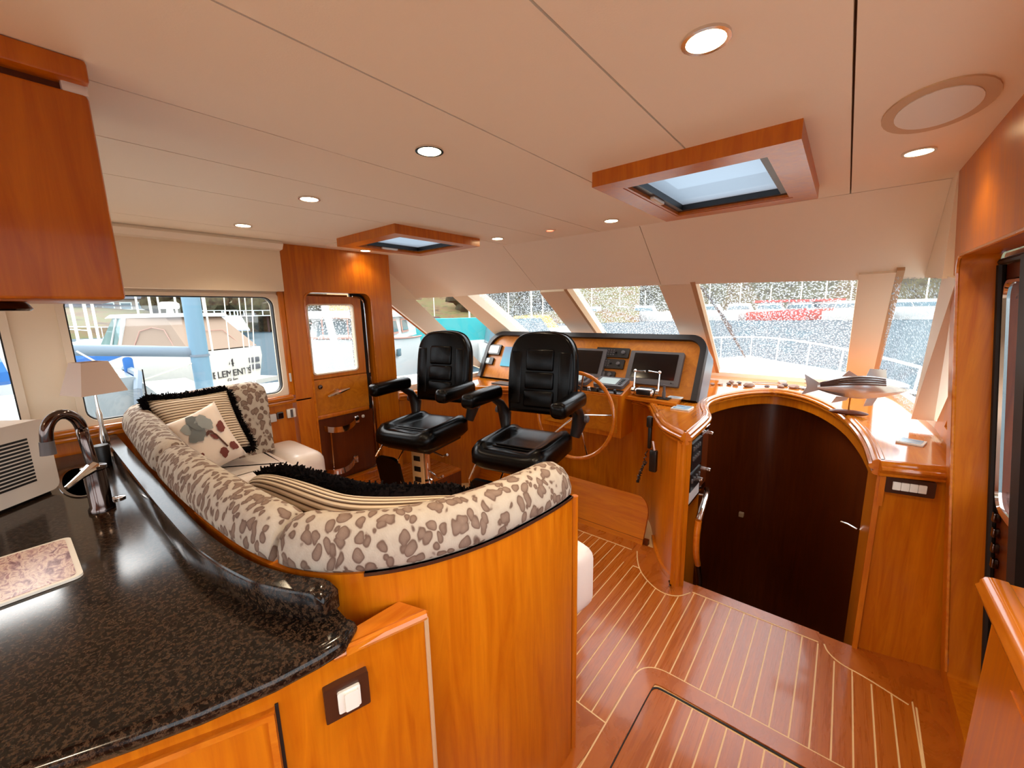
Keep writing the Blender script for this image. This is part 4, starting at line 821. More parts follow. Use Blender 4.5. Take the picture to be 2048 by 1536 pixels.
# ================================================================== GALLEY
GZ = .98
splash = [Vector((x, y, 0)) for x, y in [(-.829, .337), (-.916, .288), (-1.016, .25), (-1.146, .225), (-1.321, .207), (-1.544, .203), (-1.8, .20), (-2.97, .20)]]
ctr = thing('granite_counter', 'dark speckled granite galley counter with a curved upstand', 'counter', (-1.8, -.1, GZ-.04))
front = [(-.800, .372), (-.772, .335), (-.776, .29), (-.790, .215), (-.825, .109), (-.864, .022), (-.933, -.116), (-1.05, -.42), (-1.15, -.8)]
outl = front+[(-2.97, -.8), (-2.97, .24), (-1.3, .245), (-1.1, .27), (-.95, .32), (-.85, .375)]
hole = [(-2.44+.24*math.cos(2*PI*k/28), .075+.062*math.sin(2*PI*k/28)) for k in range(28)]
tb = bmesh.new()
for P_ in (outl, hole):
    vs = [tb.verts.new((x, y, GZ-.045)) for x, y in P_]
    for i in range(len(vs)): tb.edges.new((vs[i], vs[(i+1) % len(vs)]))
bmesh.ops.triangle_fill(tb, use_beauty=True, use_dissolve=False, edges=list(tb.edges))
ex = bmesh.ops.extrude_face_region(tb, geom=list(tb.faces)); bmesh.ops.translate(tb, vec=(0, 0, .045), verts=[e for e in ex['geom'] if isinstance(e, bmesh.types.BMVert)])
b = BM(); add(b, tb); obj('slab', b, 'granite', ctr)
b = BM(); tube(b, [(x, y, GZ-.022) for x, y in front], .0225, 10); obj('nosing', b, 'granite', ctr)
NS = 140; sp_ = resample(smooth(splash, 2), NS); b = BM()
def sprof(i): h = .07-.02*max(0, 1-i/2.)**2; e = .055 if i < 50 else .058; return [(0, GZ-.002), (0, GZ+h-.008), (.006, GZ+h), (e-.006, GZ+h), (e, GZ+h-.008), (e, GZ-.002)]
sweep(b, [(p.x, p.y, 0) for p in sp_], sprof, -1); obj('upstand', b, 'granite', ctr, ang=50)
b = BM(); ring(b, [(-2.44+.24*math.cos(2*PI*k/28), .075+.062*math.sin(2*PI*k/28)) for k in range(28)], [(-2.44+.225*math.cos(2*PI*k/28), .075+.05*math.sin(2*PI*k/28)) for k in range(28)], Matrix(), GZ-.18, GZ+.004); box(b, -2.68, -2.2, .01, .14, GZ-.19, GZ-.175); obj('sink_basin', b, 'dark_chrome', ctr)
b = BM(); lathe(b, [(.022, 0), (.022, .006), (.008, .008)], Matrix.Translation((-2.08, .15, GZ)), 14); obj('sink_cap', b, 'chrome', ctr)
# base cabinet: face from the granite end to the curved settee panel
gcb = thing('galley_cabinet', 'orange wooden galley base cabinet under the granite counter', 'cabinet', (-.8, .2, 0))
f0, f1 = Vector((-.712, .520, 0)), Vector((-.772, .322, 0)); du = (f0-f1).normalized()
fr = [f0, f1, Vector((-.80, .2, 0)), Vector((-.95, -.12, 0)), Vector((-1.06, -.42, 0)), Vector((-1.15, -.8, 0))]
b = BM(); sweep(b, [(p.x, p.y, 0) for p in fr], [(0, 0), (.03, 0), (.03, GZ-.045), (0, GZ-.045)], -1); obj('face_panel', b, 'wood', gcb, ang=20)
b = BM(); ext(b, [(f0.x+.004, f0.y+.004, GZ-.045), (f1.x+.02, f1.y+.02, GZ-.045), (-.80, .37, GZ-.045), (-.79, .50, GZ-.045)], (0, 0, .014)); obj('ledge', b, 'wood_top', gcb)
b = BM(); tube(b, [(f0.x, f0.y, GZ-.04), (f1.x, f1.y, GZ-.04)], .012, 8); obj('ledge_edge', b, 'wood_top', gcb)
b = BM(); tube(b, [(f0.x, f0.y, 0), (f0.x, f0.y, GZ-.05)], .006, 6); obj('corner_bead', b, 'tan', gcb)
e0, e1 = fr[2]+(fr[1]-fr[2])*.1, fr[3]; dd = (e1-e0).normalized(); Md = frame((e0.x, e0.y, 0), dd, (0, 0, 1)); sgn = -1 if (Md.to_3x3() @ Vector((0, 0, 1))).x < 0 else 1
b = BM(); flat(b, [(.0, .12), (.36, .12), (.36, GZ-.085), (.0, GZ-.085)], Md, 0, sgn*.014); d_ = obj('door', b, 'wood', gcb)
b = BM(); ring(b, [(0, .12), (.36, .12), (.36, GZ-.085), (0, GZ-.085)], [(.012, .132), (.348, .132), (.348, GZ-.097), (.012, GZ-.097)], Md, sgn*.014, sgn*.02); obj('door_edge', b, 'wood_top', d_)
b = BM(); flat(b, [(-.006, .1), (0, .1), (0, GZ-.08), (-.006, GZ-.08)], Md, 0, sgn*.003); obj('door_gap', b, 'rubber', d_)
# brown switch plate on the cabinet end
ME = frame((f1.x, f1.y, 0), du, (0, 0, 1)); q = (ME.to_3x3() @ Vector((0, 0, 1))); 
def on_face(x, y):
    d = ray(x, y); t_ = (Vector((f1.x, f1.y, 0))-EYE).dot(q)/d.dot(q); p = ME.inverted() @ (EYE+d*t_); return p.x, p.y
sg = 1 if q.x > 0 else -1
a0, z1_ = on_face(643, 1372); a1, _ = on_face(733, 1342); _, z0_ = on_face(650, 1442)
zc = (z0_+z1_)/2; hz = (z1_-z0_)/2*.95
b = BM(); flat(b, rr(a0, a1, zc-hz, zc+hz, .004), ME, 0, sg*.016); g = tag(obj('light_switch', b, 'brown_plate'), 'brown square plate with a white rocker switch on the galley cabinet', 'switch')
b = BM(); aw = a1-a0; flat(b, rr(a0+aw*.28, a0+aw*.78, zc-hz*.62, zc+hz*.62, .004), ME, sg*.016, sg*.022); obj('surround', b, 'white_plastic', g)
b = BM(); flat(b, rr(a0+aw*.42, a0+aw*.72, zc-hz*.55, zc+hz*.5, .003), ME, sg*.022, sg*.028); obj('rocker', b, 'white_plastic', g)
# upper cabinet
upc = thing('upper_cabinet', 'dark orange wooden wall cabinet hanging from the ceiling over the galley', 'cabinet', (-1.3, -.35, 1.69))
b = BM(); box(b, -1.45, -1.165, -.9, .155, 1.69, 2.075, r=.008); obj('body', b, 'wood', upc)
b = BM(); box(b, -1.46, -1.15, -.9, .158, 2.09, CZ, r=.006); obj('cornice', b, 'wood', upc)
b = BM(); box(b, -1.44, -1.185, -.9, .13, 2.07, 2.095); obj('shadow_gap', b, 'wood_dark', upc)
b = BM(); box(b, -1.21, -1.168, .12, .156, 2.072, 2.095, r=.004); obj('bracket', b, 'white_plastic', upc)
b = BM(); lathe(b, [(.04, 0), (.045, .004), (.04, .014), (.036, .018)], Matrix.Translation((-1.32, -.015, 1.672)), 24); obj('puck_light', b, 'dark_chrome', upc)
# faucet
fc = thing('kitchen_faucet', 'tall dark chrome gooseneck kitchen faucet on the granite counter', 'faucet', (-2.0, .10, GZ))
fb = Vector((-2.0, .10, GZ)); b = BM(); lathe(b, [(.036, 0), (.036, .012), (.03, .02), (.03, .15), (.034, .155), (.034, .165), (.02, .17)], Matrix.Translation(fb), 20); obj('body', b, 'dark_chrome', fc)
b = BM(); pts = [fb+Vector((0, 0, .16)), fb+Vector((-.005, -.008, .28))]+[fb+Vector((-.02-.02*math.cos(a), -.048+.042*math.cos(a), .29+.07*math.sin(a))) for a in [PI*i/10 for i in range(11)]]
pts = smooth(pts+[fb+Vector((.0, -.092, .27))], 1); tube(b, pts, .0165, 12); obj('spout', b, 'dark_chrome', fc)
b = BM(); tube(b, [fb+Vector((.0, -.092, .28)), fb+Vector((.002, -.094, .235))], [.018, .02], 12); obj('spray_head', b, 'grey_plastic', fc)
b = BM(); tube(b, [fb+Vector((.01, .0, .165)), fb+Vector((.06, -.035, .155)), fb+Vector((.11, -.075, .14))], [.02, .011, .006], 8); obj('lever', b, 'chrome', fc)
# countertop oven with vent slots
ov = thing('countertop_oven', 'cream vented countertop oven standing by the sink', 'oven', (-2.4, -.2, GZ))
uo = Vector((.66, -.75, 0)); no = Vector((.75, .66, 0)); c0 = Vector((-2.385, .02, GZ)); Mo = frame(c0, uo, (0, 0, 1)); sn = 1 if (Mo.to_3x3() @ Vector((0, 0, 1))).dot(no) > 0 else -1
b = BM(); tb = bmesh.new(); P_ = rr(0, .46, .012, .30, .03, 4); vs = [tb.verts.new((x, y, 0)) for x, y in P_]; f_ = tb.faces.new(vs); ex = bmesh.ops.extrude_face_region(tb, geom=[f_]); bmesh.ops.translate(tb, vec=(0, 0, -sn*.30), verts=[e for e in ex['geom'] if isinstance(e, bmesh.types.BMVert)]); add(b, tb, Mo); obj('case', b, 'speaker_cloth', ov)
for r_ in range(13):
    for a, c in ((.075, .205), (.215, .39)):
        b = BM(); flat(b, [(a, .07+.0135*r_), (c, .07+.0135*r_), (c, .078+.0135*r_), (a, .078+.0135*r_)], Mo, -.002*sn, .0012*sn); obj('vent_slot', b, 'rubber', ov)
b = BM(); flat(b, rr(.02, .44, 0, .014, .005), Mo, -.28*sn, -.02*sn); obj('base', b, 'black_plastic', ov)
# printed glass board on the counter
b = BM(); P_ = [PZ(168, 1148, GZ+.008), PZ(140, 1072, GZ+.008), PZ(0, 1110, GZ+.008), PZ(0, 1208, GZ+.008)]
u_ = (P_[1]-P_[0]); Mx = frame(P_[0], u_, (0, -1, 0)); bl = u_.length; ssg = 1 if (Mx.to_3x3() @ Vector((0, 0, 1))).z > 0 else -1
flat(b, rr(0, bl, 0, .30, .02), Mx, -.007*ssg, 0); g = tag(obj('cutting_board', b, 'white_plastic'), 'glass cutting board with a purple heather print lying on the granite', 'cutting board')
b = BM(); flat(b, rr(.012, bl-.012, .012, .288, .015), Mx, 0, .001*ssg); obj('print', b, 'board_print', g)
# table lamp behind the settee
lp = thing('table_lamp', 'table lamp with a square tapered grey-beige shade by the port window', 'lamp', (-2.78, .19, GZ))
lc = Vector((-2.78, .195, 0)); b = BM()
def sq(h, z, ang=.35): return [b.verts.new((lc.x+h*math.cos(ang+PI/4+PI/2*k)*1.414, lc.y+h*math.sin(ang+PI/4+PI/2*k)*1.414, z)) for k in range(4)]
R0, R1, R2, R3 = sq(.088, 1.305), sq(.05, 1.455), sq(.046, 1.455), sq(.084, 1.305)
for A_, B_ in ((R0, R1), (R1, R2), (R2, R3), (R3, R0)):
    for k in range(4): face(b, [A_[k], A_[(k+1) % 4], B_[(k+1) % 4], B_[k]])
obj('lamp_shade', b, 'shade', lp, sm=False)
b = BM(); lathe(b, [(.06, GZ), (.06, GZ+.015), (.014, GZ+.03), (.02, GZ+.1), (.009, GZ+.16), (.012, GZ+.22), (.006, GZ+.25), (.006, 1.42)], Matrix.Translation(lc), 16); obj('stand', b, 'chrome', lp)
b = BM(); lathe(b, [(.028, 0), (.032, .09), (.028, .1)], Matrix.Translation((-2.62, .165, GZ)), 16); tag(obj('counter_cup', b, 'black_plastic'), 'dark cup on the counter behind the faucet', 'cup')
b = BM(); tube(b, [(-2.96, .40, 1.1), (-2.96, .405, 1.38)], [.006, .003], 6); tag(obj('antenna', b, 'black_plastic'), 'thin black antenna standing on the port window ledge', 'antenna')

# ================================================================== CEILING FIXTURES
LIGHTS = [(-.245, .87, 'nearest the viewer, large in the ceiling'), (.13, 1.915, 'beside the ceiling speaker'), (-1.01, .86, 'above the near end of the settee'), (-1.77, .85, 'above the middle of the settee'), (-2.51, .84, 'above the port window end of the settee'),
          (-1.04, 2.14, 'left of the starboard hatch by the fascia'), (-1.83, 2.10, 'right of the port hatch by the fascia'), (-2.86, 1.76, 'above the port door'), (-.25, -1.0, 'behind the viewer above the galley passage'), (-1.6, -1.2, 'behind the viewer above the galley')]
POWER = [16, 2.5, 9, 5, 4, 3, 3, 1.5, 14, 12]
for (x, y, where), watts in zip(LIGHTS, POWER):
    t = thing('downlight', 'round recessed downlight '+where, 'light', (x, y, CZ), 'recessed downlights')
    Mx = Matrix.Translation((x, y, CZ)) @ Matrix.Rotation(PI, 4, 'X')
    b = BM(); ring(b, [(.042*math.cos(2*PI*k/24), .042*math.sin(2*PI*k/24)) for k in range(24)], [(.034*math.cos(2*PI*k/24), .034*math.sin(2*PI*k/24)) for k in range(24)], Mx, -.004, .005); obj('trim_ring', b, 'chrome', t)
    b = BM(); lathe(b, [(.034, -.006), (.034, .002), (.0, .003)], Mx, 20); obj('lens', b, 'lens', t)
    ld = bpy.data.lights.new('downlight_bulb', 'SPOT'); ld.energy = watts; ld.color = WARM; ld.spot_size = math.radians(130); ld.spot_blend = .6; ld.shadow_soft_size = .03
    lo = bpy.data.objects.new('bulb', ld); COL.objects.link(lo); lo.parent = t; lo.location = (0, 0, -.012)
t = thing('indicator_light', 'small red night light in the ceiling by the fascia', 'light', (-1.43, 2.125, CZ)); Mx = Matrix.Translation((-1.43, 2.125, CZ)) @ Matrix.Rotation(PI, 4, 'X')
b = BM(); ring(b, [(.034*math.cos(2*PI*k/20), .034*math.sin(2*PI*k/20)) for k in range(20)], [(.022*math.cos(2*PI*k/20), .022*math.sin(2*PI*k/20)) for k in range(20)], Mx, -.004, .005); obj('trim_ring', b, 'cream', t)
b = BM(); lathe(b, [(.022, -.005), (.022, .002), (0, .003)], Mx, 16); obj('lens', b, 'red_lens', t)
t = thing('ceiling_speaker', 'round white ceiling speaker in a tan ring near the starboard wall', 'speaker', (.125, 1.535, CZ)); Mx = Matrix.Translation((.125, 1.535, CZ)) @ Matrix.Rotation(PI, 4, 'X')
el = lambda rx, ry: [(rx*math.cos(2*PI*k/32), ry*math.sin(2*PI*k/32)) for k in range(32)]
b = BM(); ring(b, el(.103, .17), el(.075, .128), Mx, -.004, .004); obj('bezel', b, 'speaker_ring', t)
b = BM(); flat(b, el(.078, .13), Mx, -.004, .006); obj('grille', b, 'white_plastic', t)
t = thing('ceiling_vent', 'flat cream ceiling vent beside the port hatch', 'vent', (-2.72, 1.5, CZ)); b = BM(); lathe(b, [(.08, -.008), (.075, 0)], Matrix.Translation((-2.74, 1.48, CZ)), 24); obj('disc', b, 'ceiling', t); b = BM(); lathe(b, [(.05, -.012), (.045, 0)], Matrix.Translation((-2.74, 1.48, CZ)), 24); obj('inner_disc', b, 'ceiling', t)
def hatch(x0, x1, y0, y1, h, label):
    t = thing('roof_hatch', label, 'hatch', ((x0+x1)/2, (y0+y1)/2, CZ), 'roof hatches'); hx0, hx1, hy0, hy1 = h; z0, z1 = CZ-.05, CZ
    for pts in ([(x0, y0), (x1, y0), (hx1, hy0), (hx0, hy0)], [(x1, y0), (x1, y1), (hx1, hy1), (hx1, hy0)], [(x1, y1), (x0, y1), (hx0, hy1), (hx1, hy1)], [(x0, y1), (x0, y0), (hx0, hy0), (hx0, hy1)]):
        b = BM(); prism(b, pts, z0, z1); obj('frame_board', b, 'wood', t, sm=False)
    sqr = lambda e: [(hx0-e, hy0-e), (hx1+e, hy0-e), (hx1+e, hy1+e), (hx0-e, hy1+e)]
    b = BM(); ring(b, sqr(.0), sqr(-.012), Matrix(), z0+.002, CZ+.012); obj('lining', b, 'wood', t, sm=False)
    b = BM(); ring(b, sqr(.0), sqr(-.038), Matrix(), CZ-.036, CZ-.012); obj('gasket', b, 'black_plastic', t, sm=False)
    b = BM(); box(b, hx0, hx1, hy0, hy1, CZ-.010, CZ-.002); obj('pane', b, 'frosted', t)
    b = BM(); box(b, hx0+.008, hx0+.03, (hy0+hy1)/2-.07, (hy0+hy1)/2+.05, CZ-.048, CZ-.034, r=.005); obj('catch', b, 'white_plastic', t)
hatch(-.745, -.135, 1.375, 2.15, HOLES[0], 'large wood-framed roof hatch near the starboard side'); hatch(-2.545, -1.925, 1.37, 2.03, HOLES[1], 'wood-framed roof hatch near the port door')

# ================================================================== STARBOARD SIDEBOARD
sb = thing('sideboard', 'wooden sideboard with a moulded top edge in front of the starboard door', 'cabinet', (.45, .5, 0))
b = BM(); box(b, .366, .475, -1.15, 1.476, 0, .925); obj('carcass', b, 'wood', sb)
b = BM(); box(b, .36, .475, -1.15, 1.476, .925, .955); obj('top', b, 'wood_top', sb)
b = BM(); sweep(b, [(.358, 1.476, .955), (.358, -1.15, .955)], [(.004, -.062), (-.012, -.062), (-.018, -.05), (-.018, -.042), (-.024, -.04), (-.032, -.03), (-.032, -.022), (-.026, -.016), (-.026, -.008), (-.018, .003), (-.006, .006), (.02, .005), (.026, -.002)], 1); obj('moulding', b, 'wood_top', sb, ang=50)
b = BM(); box(b, .362, .367, .25, 1.28, .10, .80); obj('door', b, 'wood', sb)

# ================================================================== OUTDOORS
WL = -1.9
b = BM(); vs = [b.verts.new(p) for p in ((-400, -200, WL), (300, -200, WL), (300, 420, WL), (-400, 420, WL))]; b.faces.new(vs); o = obj('water', b, 'water'); tag(o, 'rippled blue-grey harbour water around the boats', 'water'); o['kind'] = 'stuff'
def at(px, py, dist):                      # point on the pixel's ray at a horizontal distance
    d = ray(px, py); return EYE+d*(dist/math.hypot(d.x, d.y))
def bframe(stern, axis): a = Vector((axis[0], axis[1], 0)).normalized(); return Matrix(((a.x, -a.y, 0, stern[0]), (a.y, a.x, 0, stern[1]), (0, 0, 1, WL), (0, 0, 0, 1)))
def hull(bm, Mx, L, B, h0, h1, n=14, tumble=.86):
    """boat hull: local x forward from the transom, y to port, z above the waterline"""
    rings = []
    for i in range(n+1):
        t = i/n; w_ = B/2*(1 if t < .45 else max(.02, 1-((t-.45)/.55)**2.1)); h = h0+(h1-h0)*t**1.6; x = L*t
        rings.append([bm.verts.new(Mx @ Vector((x-(.0 if t < .9 else .0), s*w_*k, z))) for s, k, z in ((1, tumble*.75, -.3), (1, tumble, h*.35), (1, 1, h*.8), (1, .98, h), (-1, .98, h), (-1, 1, h*.8), (-1, tumble, h*.35), (-1, tumble*.75, -.3))])
    for A_, B_ in zip(rings, rings[1:]):
        for k in range(8): face(bm, [A_[k], A_[(k+1) % 8], B_[(k+1) % 8], B_[k]])
    face(bm, rings[0]); face(bm, rings[-1]); return bm
def loft(bm, Mx, A, B_):
    a = [bm.verts.new(Mx @ Vector(p)) for p in A]; c = [bm.verts.new(Mx @ Vector(p)) for p in B_]; n = len(a)
    for i in range(n): face(bm, [a[i], a[(i+1) % n], c[(i+1) % n], c[i]])
    face(bm, a[::-1]); face(bm, c); return bm
def rect(x0, x1, w_, z, w1=None): w1 = w1 or w_; return [(x0, w_, z), (x1, w1, z), (x1, -w1, z), (x0, -w_, z)]
def rail(bm, Mx, pts, h, r=.02, every=1):
    tube(bm, [Mx @ (Vector(p)+Vector((0, 0, h))) for p in pts], r, 6)
    for p in pts[::every]: tube(bm, [Mx @ Vector(p), Mx @ (Vector(p)+Vector((0, 0, h)))], r*.8, 5)
# -- sport cruiser with tan canvas
S = at(462, 740, 22.0); Bw = at(150, 700, 30.0); Mc = bframe(S, Bw-S)
cr = thing('sport_cruiser', 'white sport cruiser with tan cockpit canvas seen from its stern', 'boat', (S.x, S.y, WL))
b = BM(); hull(b, Mc, 10.5, 3.5, 2.15, 2.5); obj('hull', b, 'gelcoat_warm', cr)
b = BM(); loft(b, Mc, rect(-1.0, .05, 1.5, .55), rect(-1.0, .05, 1.5, .75)); obj('swim_platform', b, 'gelcoat_warm', cr)
b = BM(); loft(b, Mc, rect(.1, 4.2, 1.62, 2.2), rect(1.6, 4.0, 1.25, 3.62)); cv_ = obj('cockpit_canvas', b, 'canvas_tan', cr, sm=False)
b = BM(); tube(b, [Mc @ Vector(p) for p in ((.9, 1.56, 2.3), (1.5, 1.46, 3.1), (2.2, 1.42, 3.2), (2.9, 1.44, 3.05), (3.2, 1.6, 2.3))], .018, 5); tube(b, [Mc @ Vector(p) for p in ((.3, .9, 2.35), (.85, .6, 3.0), (.85, -.6, 3.0), (.3, -.9, 2.35))], .018, 5); obj('zip_line', b, 'boat_trim', cv_)
b = BM(); loft(b, Mc, rect(1.3, 5.2, 1.40, 3.62, 1.2), rect(1.4, 5.0, 1.30, 3.78, 1.1)); obj('hard_top', b, 'gelcoat', cr)
b = BM(); loft(b, Mc, rect(4.0, 6.4, 1.5, 2.3, .9), rect(3.9, 4.9, 1.25, 3.62, 1.1)); obj('windscreen', b, 'boat_glass', cr, sm=False)
for s in (-1, 1): b = BM(); tube(b, [Mc @ Vector((4.0, s*1.55, 2.3)), Mc @ Vector((3.9, s*1.3, 3.62))], .09, 6); tube(b, [Mc @ Vector((5.0, s*1.3, 2.35)), Mc @ Vector((4.5, s*1.2, 3.6))], .04, 6); obj('screen_frame', b, 'gelcoat', cr)
b = BM(); loft(b, Mc, rect(4.2, 9.6, 1.45, 2.3, .3), rect(4.6, 9.0, 1.1, 2.62, .15)); obj('bow_deck', b, 'gelcoat', cr)
b = BM(); lathe(b, [(.34, 0), (.38, .06), (.38, .22), (.28, .3), (.0, .32)], Mc @ Matrix.Translation((3.0, 0, 4.0)), 18); lathe(b, [(.15, 0), (.12, .25)], Mc @ Matrix.Translation((3.0, 0, 3.78)), 10); obj('radar_dome', b, 'gelcoat', cr)
b = BM(); rail(b, Mc, [(5.5, 1.6, 2.35), (6.6, 1.45, 2.4), (7.7, 1.15, 2.42), (8.8, .75, 2.45), (9.8, .3, 2.5), (10.1, 0, 2.5), (9.8, -.3, 2.5), (8.8, -.75, 2.45), (7.7, -1.15, 2.42)], .75, .025); obj('bow_rail', b, 'gelcoat', cr)
for s in (-1, 1):
    for k in range(2): b = BM(); box(b, -.06, .02, s*1.25-.28, s*1.25+.28, 1.55-.34*k-.12, 1.55-.34*k+.12, Mc, r=.03); obj('transom_vent', b, 'vent_dark', cr)
for k in range(2): b = BM(); lathe(b, [(.11, -.03), (.11, .03)], Mc @ Matrix.Translation((5.6+.9*k, 1.70-.12*k, 1.95)) @ Matrix.Rotation(PI/2, 4, 'X'), 12); obj('porthole', b, 'vent_dark', cr)
Mt = Mc @ Matrix(((0, 0, -1, -.04), (-1, 0, 0, 0), (0, 1, 0, 0), (0, 0, 0, 1)))
text('boat_name', '4', .5, Mt @ Matrix.Translation((.05, 1.38, 0)), 'letter', cr, .01); text('boat_name', 'ELEMENTS', .42, Mt @ Matrix.Translation((.05, .95, 0)), 'letter', cr, .01)
text('home_port', 'Gilligs', .22, Mt @ Matrix.Translation((0, .72, 0)), 'letter', cr, .01)
# -- sailboat in the next slip: mast, boom, spray hood
mp = at(396, 690, 6.6); sl = thing('sailboat', 'small sailboat with a pale blue mast and grey boom moored alongside', 'boat', (mp.x, mp.y, WL))
Msb = bframe((mp.x-.2, mp.y-4.4), (.02, 1)); 
b = BM(); hull(b, Msb, 8.6, 2.5, 2.1, 2.35); obj('hull', b, 'gelcoat', sl)
b = BM(); tube(b, [(mp.x, mp.y, .1), (mp.x, mp.y, 8)], .098, 14); ms = obj('mast', b, 'mast_blue', sl)
b = BM(); lathe(b, [(.108, 0), (.108, .03)], Matrix.Translation((mp.x, mp.y, at(396, 713, 6.6).z)), 14); obj('mast_collar', b, 'canvas_grey', ms)
be = at(148, 700, 6.9); b = BM(); tube(b, [(mp.x, mp.y, at(396, 704, 6.6).z), be], .07, 10); obj('boom', b, 'canvas_grey', sl)
b = BM(); tube(b, [mp+Vector((.1, .1, 2)), mp+Vector((.12, .12, -.6))], .012, 5); tube(b, [be+Vector((.3, 0, 0)), be+Vector((.5, .4, -.4)), mp+Vector((0, 0, -.2))], .01, 5); obj('rope', b, 'rope', sl)
b = BM(); loft(b, Msb, rect(1.0, 5.6, .85, 2.1, .6), rect(1.4, 5.2, .7, 2.5, .45)); obj('cabin_top', b, 'gelcoat', sl)
dg = [(.9, .78, 2.5), (1.0, .7, 2.95), (1.3, .62, 3.05), (1.3, -.62, 3.05), (1.0, -.7, 2.95), (.9, -.78, 2.5)]
b = BM(); loft(b, Msb, rect(2.95, 4.1, .72, 2.4, .66), rect(3.05, 3.7, .6, 2.93, .55)); sh = obj('spray_hood', b, 'boat_screen', sl, sm=False)
for x in (3.0, 3.65): b = BM(); tube(b, [Msb @ Vector(p) for p in ((x, .74, 2.4), (x+.05, .68, 2.8), (x+.1, .45, 2.95), (x+.1, -.45, 2.95), (x+.05, -.68, 2.8), (x, -.74, 2.4))], .04, 6); obj('hood_arch', b, 'canvas_grey', sh)
b = BM(); box(b, -.045, .045, -.045, .045, 0, .26, Matrix.Translation(at(262, 757, 6.7)), r=.03); obj('blue_bag', b, 'canvas_blue', sl)
for k, (xa, xb) in enumerate(((440, 468), (470, 497), (482, 508), (500, 512))): b = BM(); tube(b, [at(xa, 520, 6.6), at(xb, 790, 6.6)], .007, 5); obj('shroud', b, 'rope', sl)
# -- distant masts
for k, (xa, dist) in enumerate(((307, 60), (281, 75), (324, 80), (358, 66), (150, 58), (176, 55), (192, 62), (413, 64))):
    p = at(xa, 650, dist); b = BM(); tube(b, [(p.x, p.y, WL+.5), (p.x, p.y, 16)], .13, 6); g = tag(obj('distant_mast', b, 'rope'), 'thin white mast beyond the cruiser, %s from the settee lamp' % ['fifth', 'fourth', 'sixth', 'seventh', 'first', 'second', 'third', 'eighth'][k], 'mast', 'distant masts')
    b = BM(); hull(b, bframe((p.x-3, p.y), (1, .1)), 7, 2, 1.0, 1.2, 8); obj('hull', b, 'gelcoat', g)
# -- boats seen through the aft port window
p = at(30, 640, 16); Mb_ = bframe((p.x-2, p.y-6.4), (.1, 1)); bb = thing('blue_canopy_boat', 'white motor boat with blue canopy windows beyond the aft port window', 'boat', (p.x, p.y, WL))
b = BM(); hull(b, Mb_, 7, 2.8, 2.3, 2.6); obj('hull', b, 'gelcoat', bb)
b = BM(); loft(b, Mb_, rect(.6, 5.6, 1.3, 2.4, 1.1), rect(1.2, 5.0, 1.0, 3.75, .8)); obj('canopy', b, 'gelcoat', bb)
b = BM(); loft(b, Mb_, rect(2.9, 4.6, 1.36, 2.75, 1.28), rect(2.9, 4.5, 1.2, 3.45, 1.12)); obj('canopy_window', b, 'canvas_navy', bb, sm=False)
p = at(128, 690, 14); b = BM(); loft(b, bframe((p.x, p.y), (.3, 1)), rect(-.8, 1.1, .5, 1.6), rect(-.75, -.45, .3, 3.1)); tag(obj('boat_cover', b, 'canvas_blue', sm=False), 'blue triangular boat cover just right of the cream window post', 'boat cover')
p = at(35, 705, 9); Md2 = bframe((p.x-.3, p.y-1.6), (.05, 1)); dk = thing('sail_covered_boat', 'white sailboat with a bright blue sail cover beyond the aft port window', 'boat', (p.x, p.y, WL))
b = BM(); hull(b, Md2, 5, 2.2, 2.0, 2.2); obj('hull', b, 'gelcoat', dk)
b = BM(); loft(b, Md2, rect(.5, 4.0, .8, 2.1, .5), rect(.8, 3.5, .6, 2.45, .4)); obj('cabin', b, 'gelcoat', dk)
b = BM(); tube(b, [Md2 @ Vector((q_*.35, .25, 2.95-.12*math.sin(q_*.5))) for q_ in range(9)], [.1, .16, .19, .2, .2, .19, .17, .14, .06], 8); obj('sail_cover', b, 'canvas_blue', dk)
b = BM(); loft(b, Md2, rect(.4, 3.2, 1.12, 1.15), rect(.4, 3.2, 1.12, 1.75)); obj('hull_band', b, 'canvas_blue', dk)
b = BM(); tube(b, [at(-20, 640, 5), at(75, 815, 5)], .05, 6); obj('stay', b, 'gelcoat', dk)
# -- trawler yacht ahead on the port side
Tp = Vector((-7.6, 2.6, 0)); Mtw = bframe((-17.8, 12.0), (5.9, -6.8)); tw = thing('trawler', 'white wooden trawler with a raised pilothouse beyond the port door', 'boat', (-15, 9, WL))
b = BM(); hull(b, Mtw, 8.6, 3.0, 2.45, 2.9); obj('hull', b, 'gelcoat', tw)
b = BM(); tube(b, [Mtw @ Vector((8.6*t, -(1.53 if t < .45 else 1.53*max(.02, 1-((t-.45)/.55)**2.1)), 2.45+.45*t**1.6)) for t in [k/12 for k in range(13)]], .04, 6); tube(b, [Mtw @ Vector((8.6*t, (1.53 if t < .45 else 1.53*max(.02, 1-((t-.45)/.55)**2.1)), 2.45+.45*t**1.6)) for t in [k/12 for k in range(13)]], .04, 6); obj('rub_rail', b, 'boat_trim', tw)
b = BM(); loft(b, Mtw, rect(-.5, 6.4, 1.2, 2.5), rect(-.5, 6.0, 1.1, 3.45)); hsx = obj('pilothouse', b, 'gelcoat', tw, sm=False)
b = BM(); loft(b, Mtw, rect(-.7, 7.0, 1.45, 3.45, 1.2), rect(-.7, 6.8, 1.4, 3.7, 1.1)); obj('roof_deck', b, 'gelcoat', tw, sm=False)
b = BM(); loft(b, Mtw, rect(-.5, 5.4, 1.3, 3.7, 1.0), rect(-.3, 5.0, 1.2, 4.45, .9)); obj('flybridge', b, 'boat_teak', tw, sm=False)
b = BM(); loft(b, Mtw, rect(6.2, 7.6, .8, 2.6, .4), rect(6.3, 7.3, .7, 2.9, .35)); obj('trunk_cabin', b, 'gelcoat', tw, sm=False)
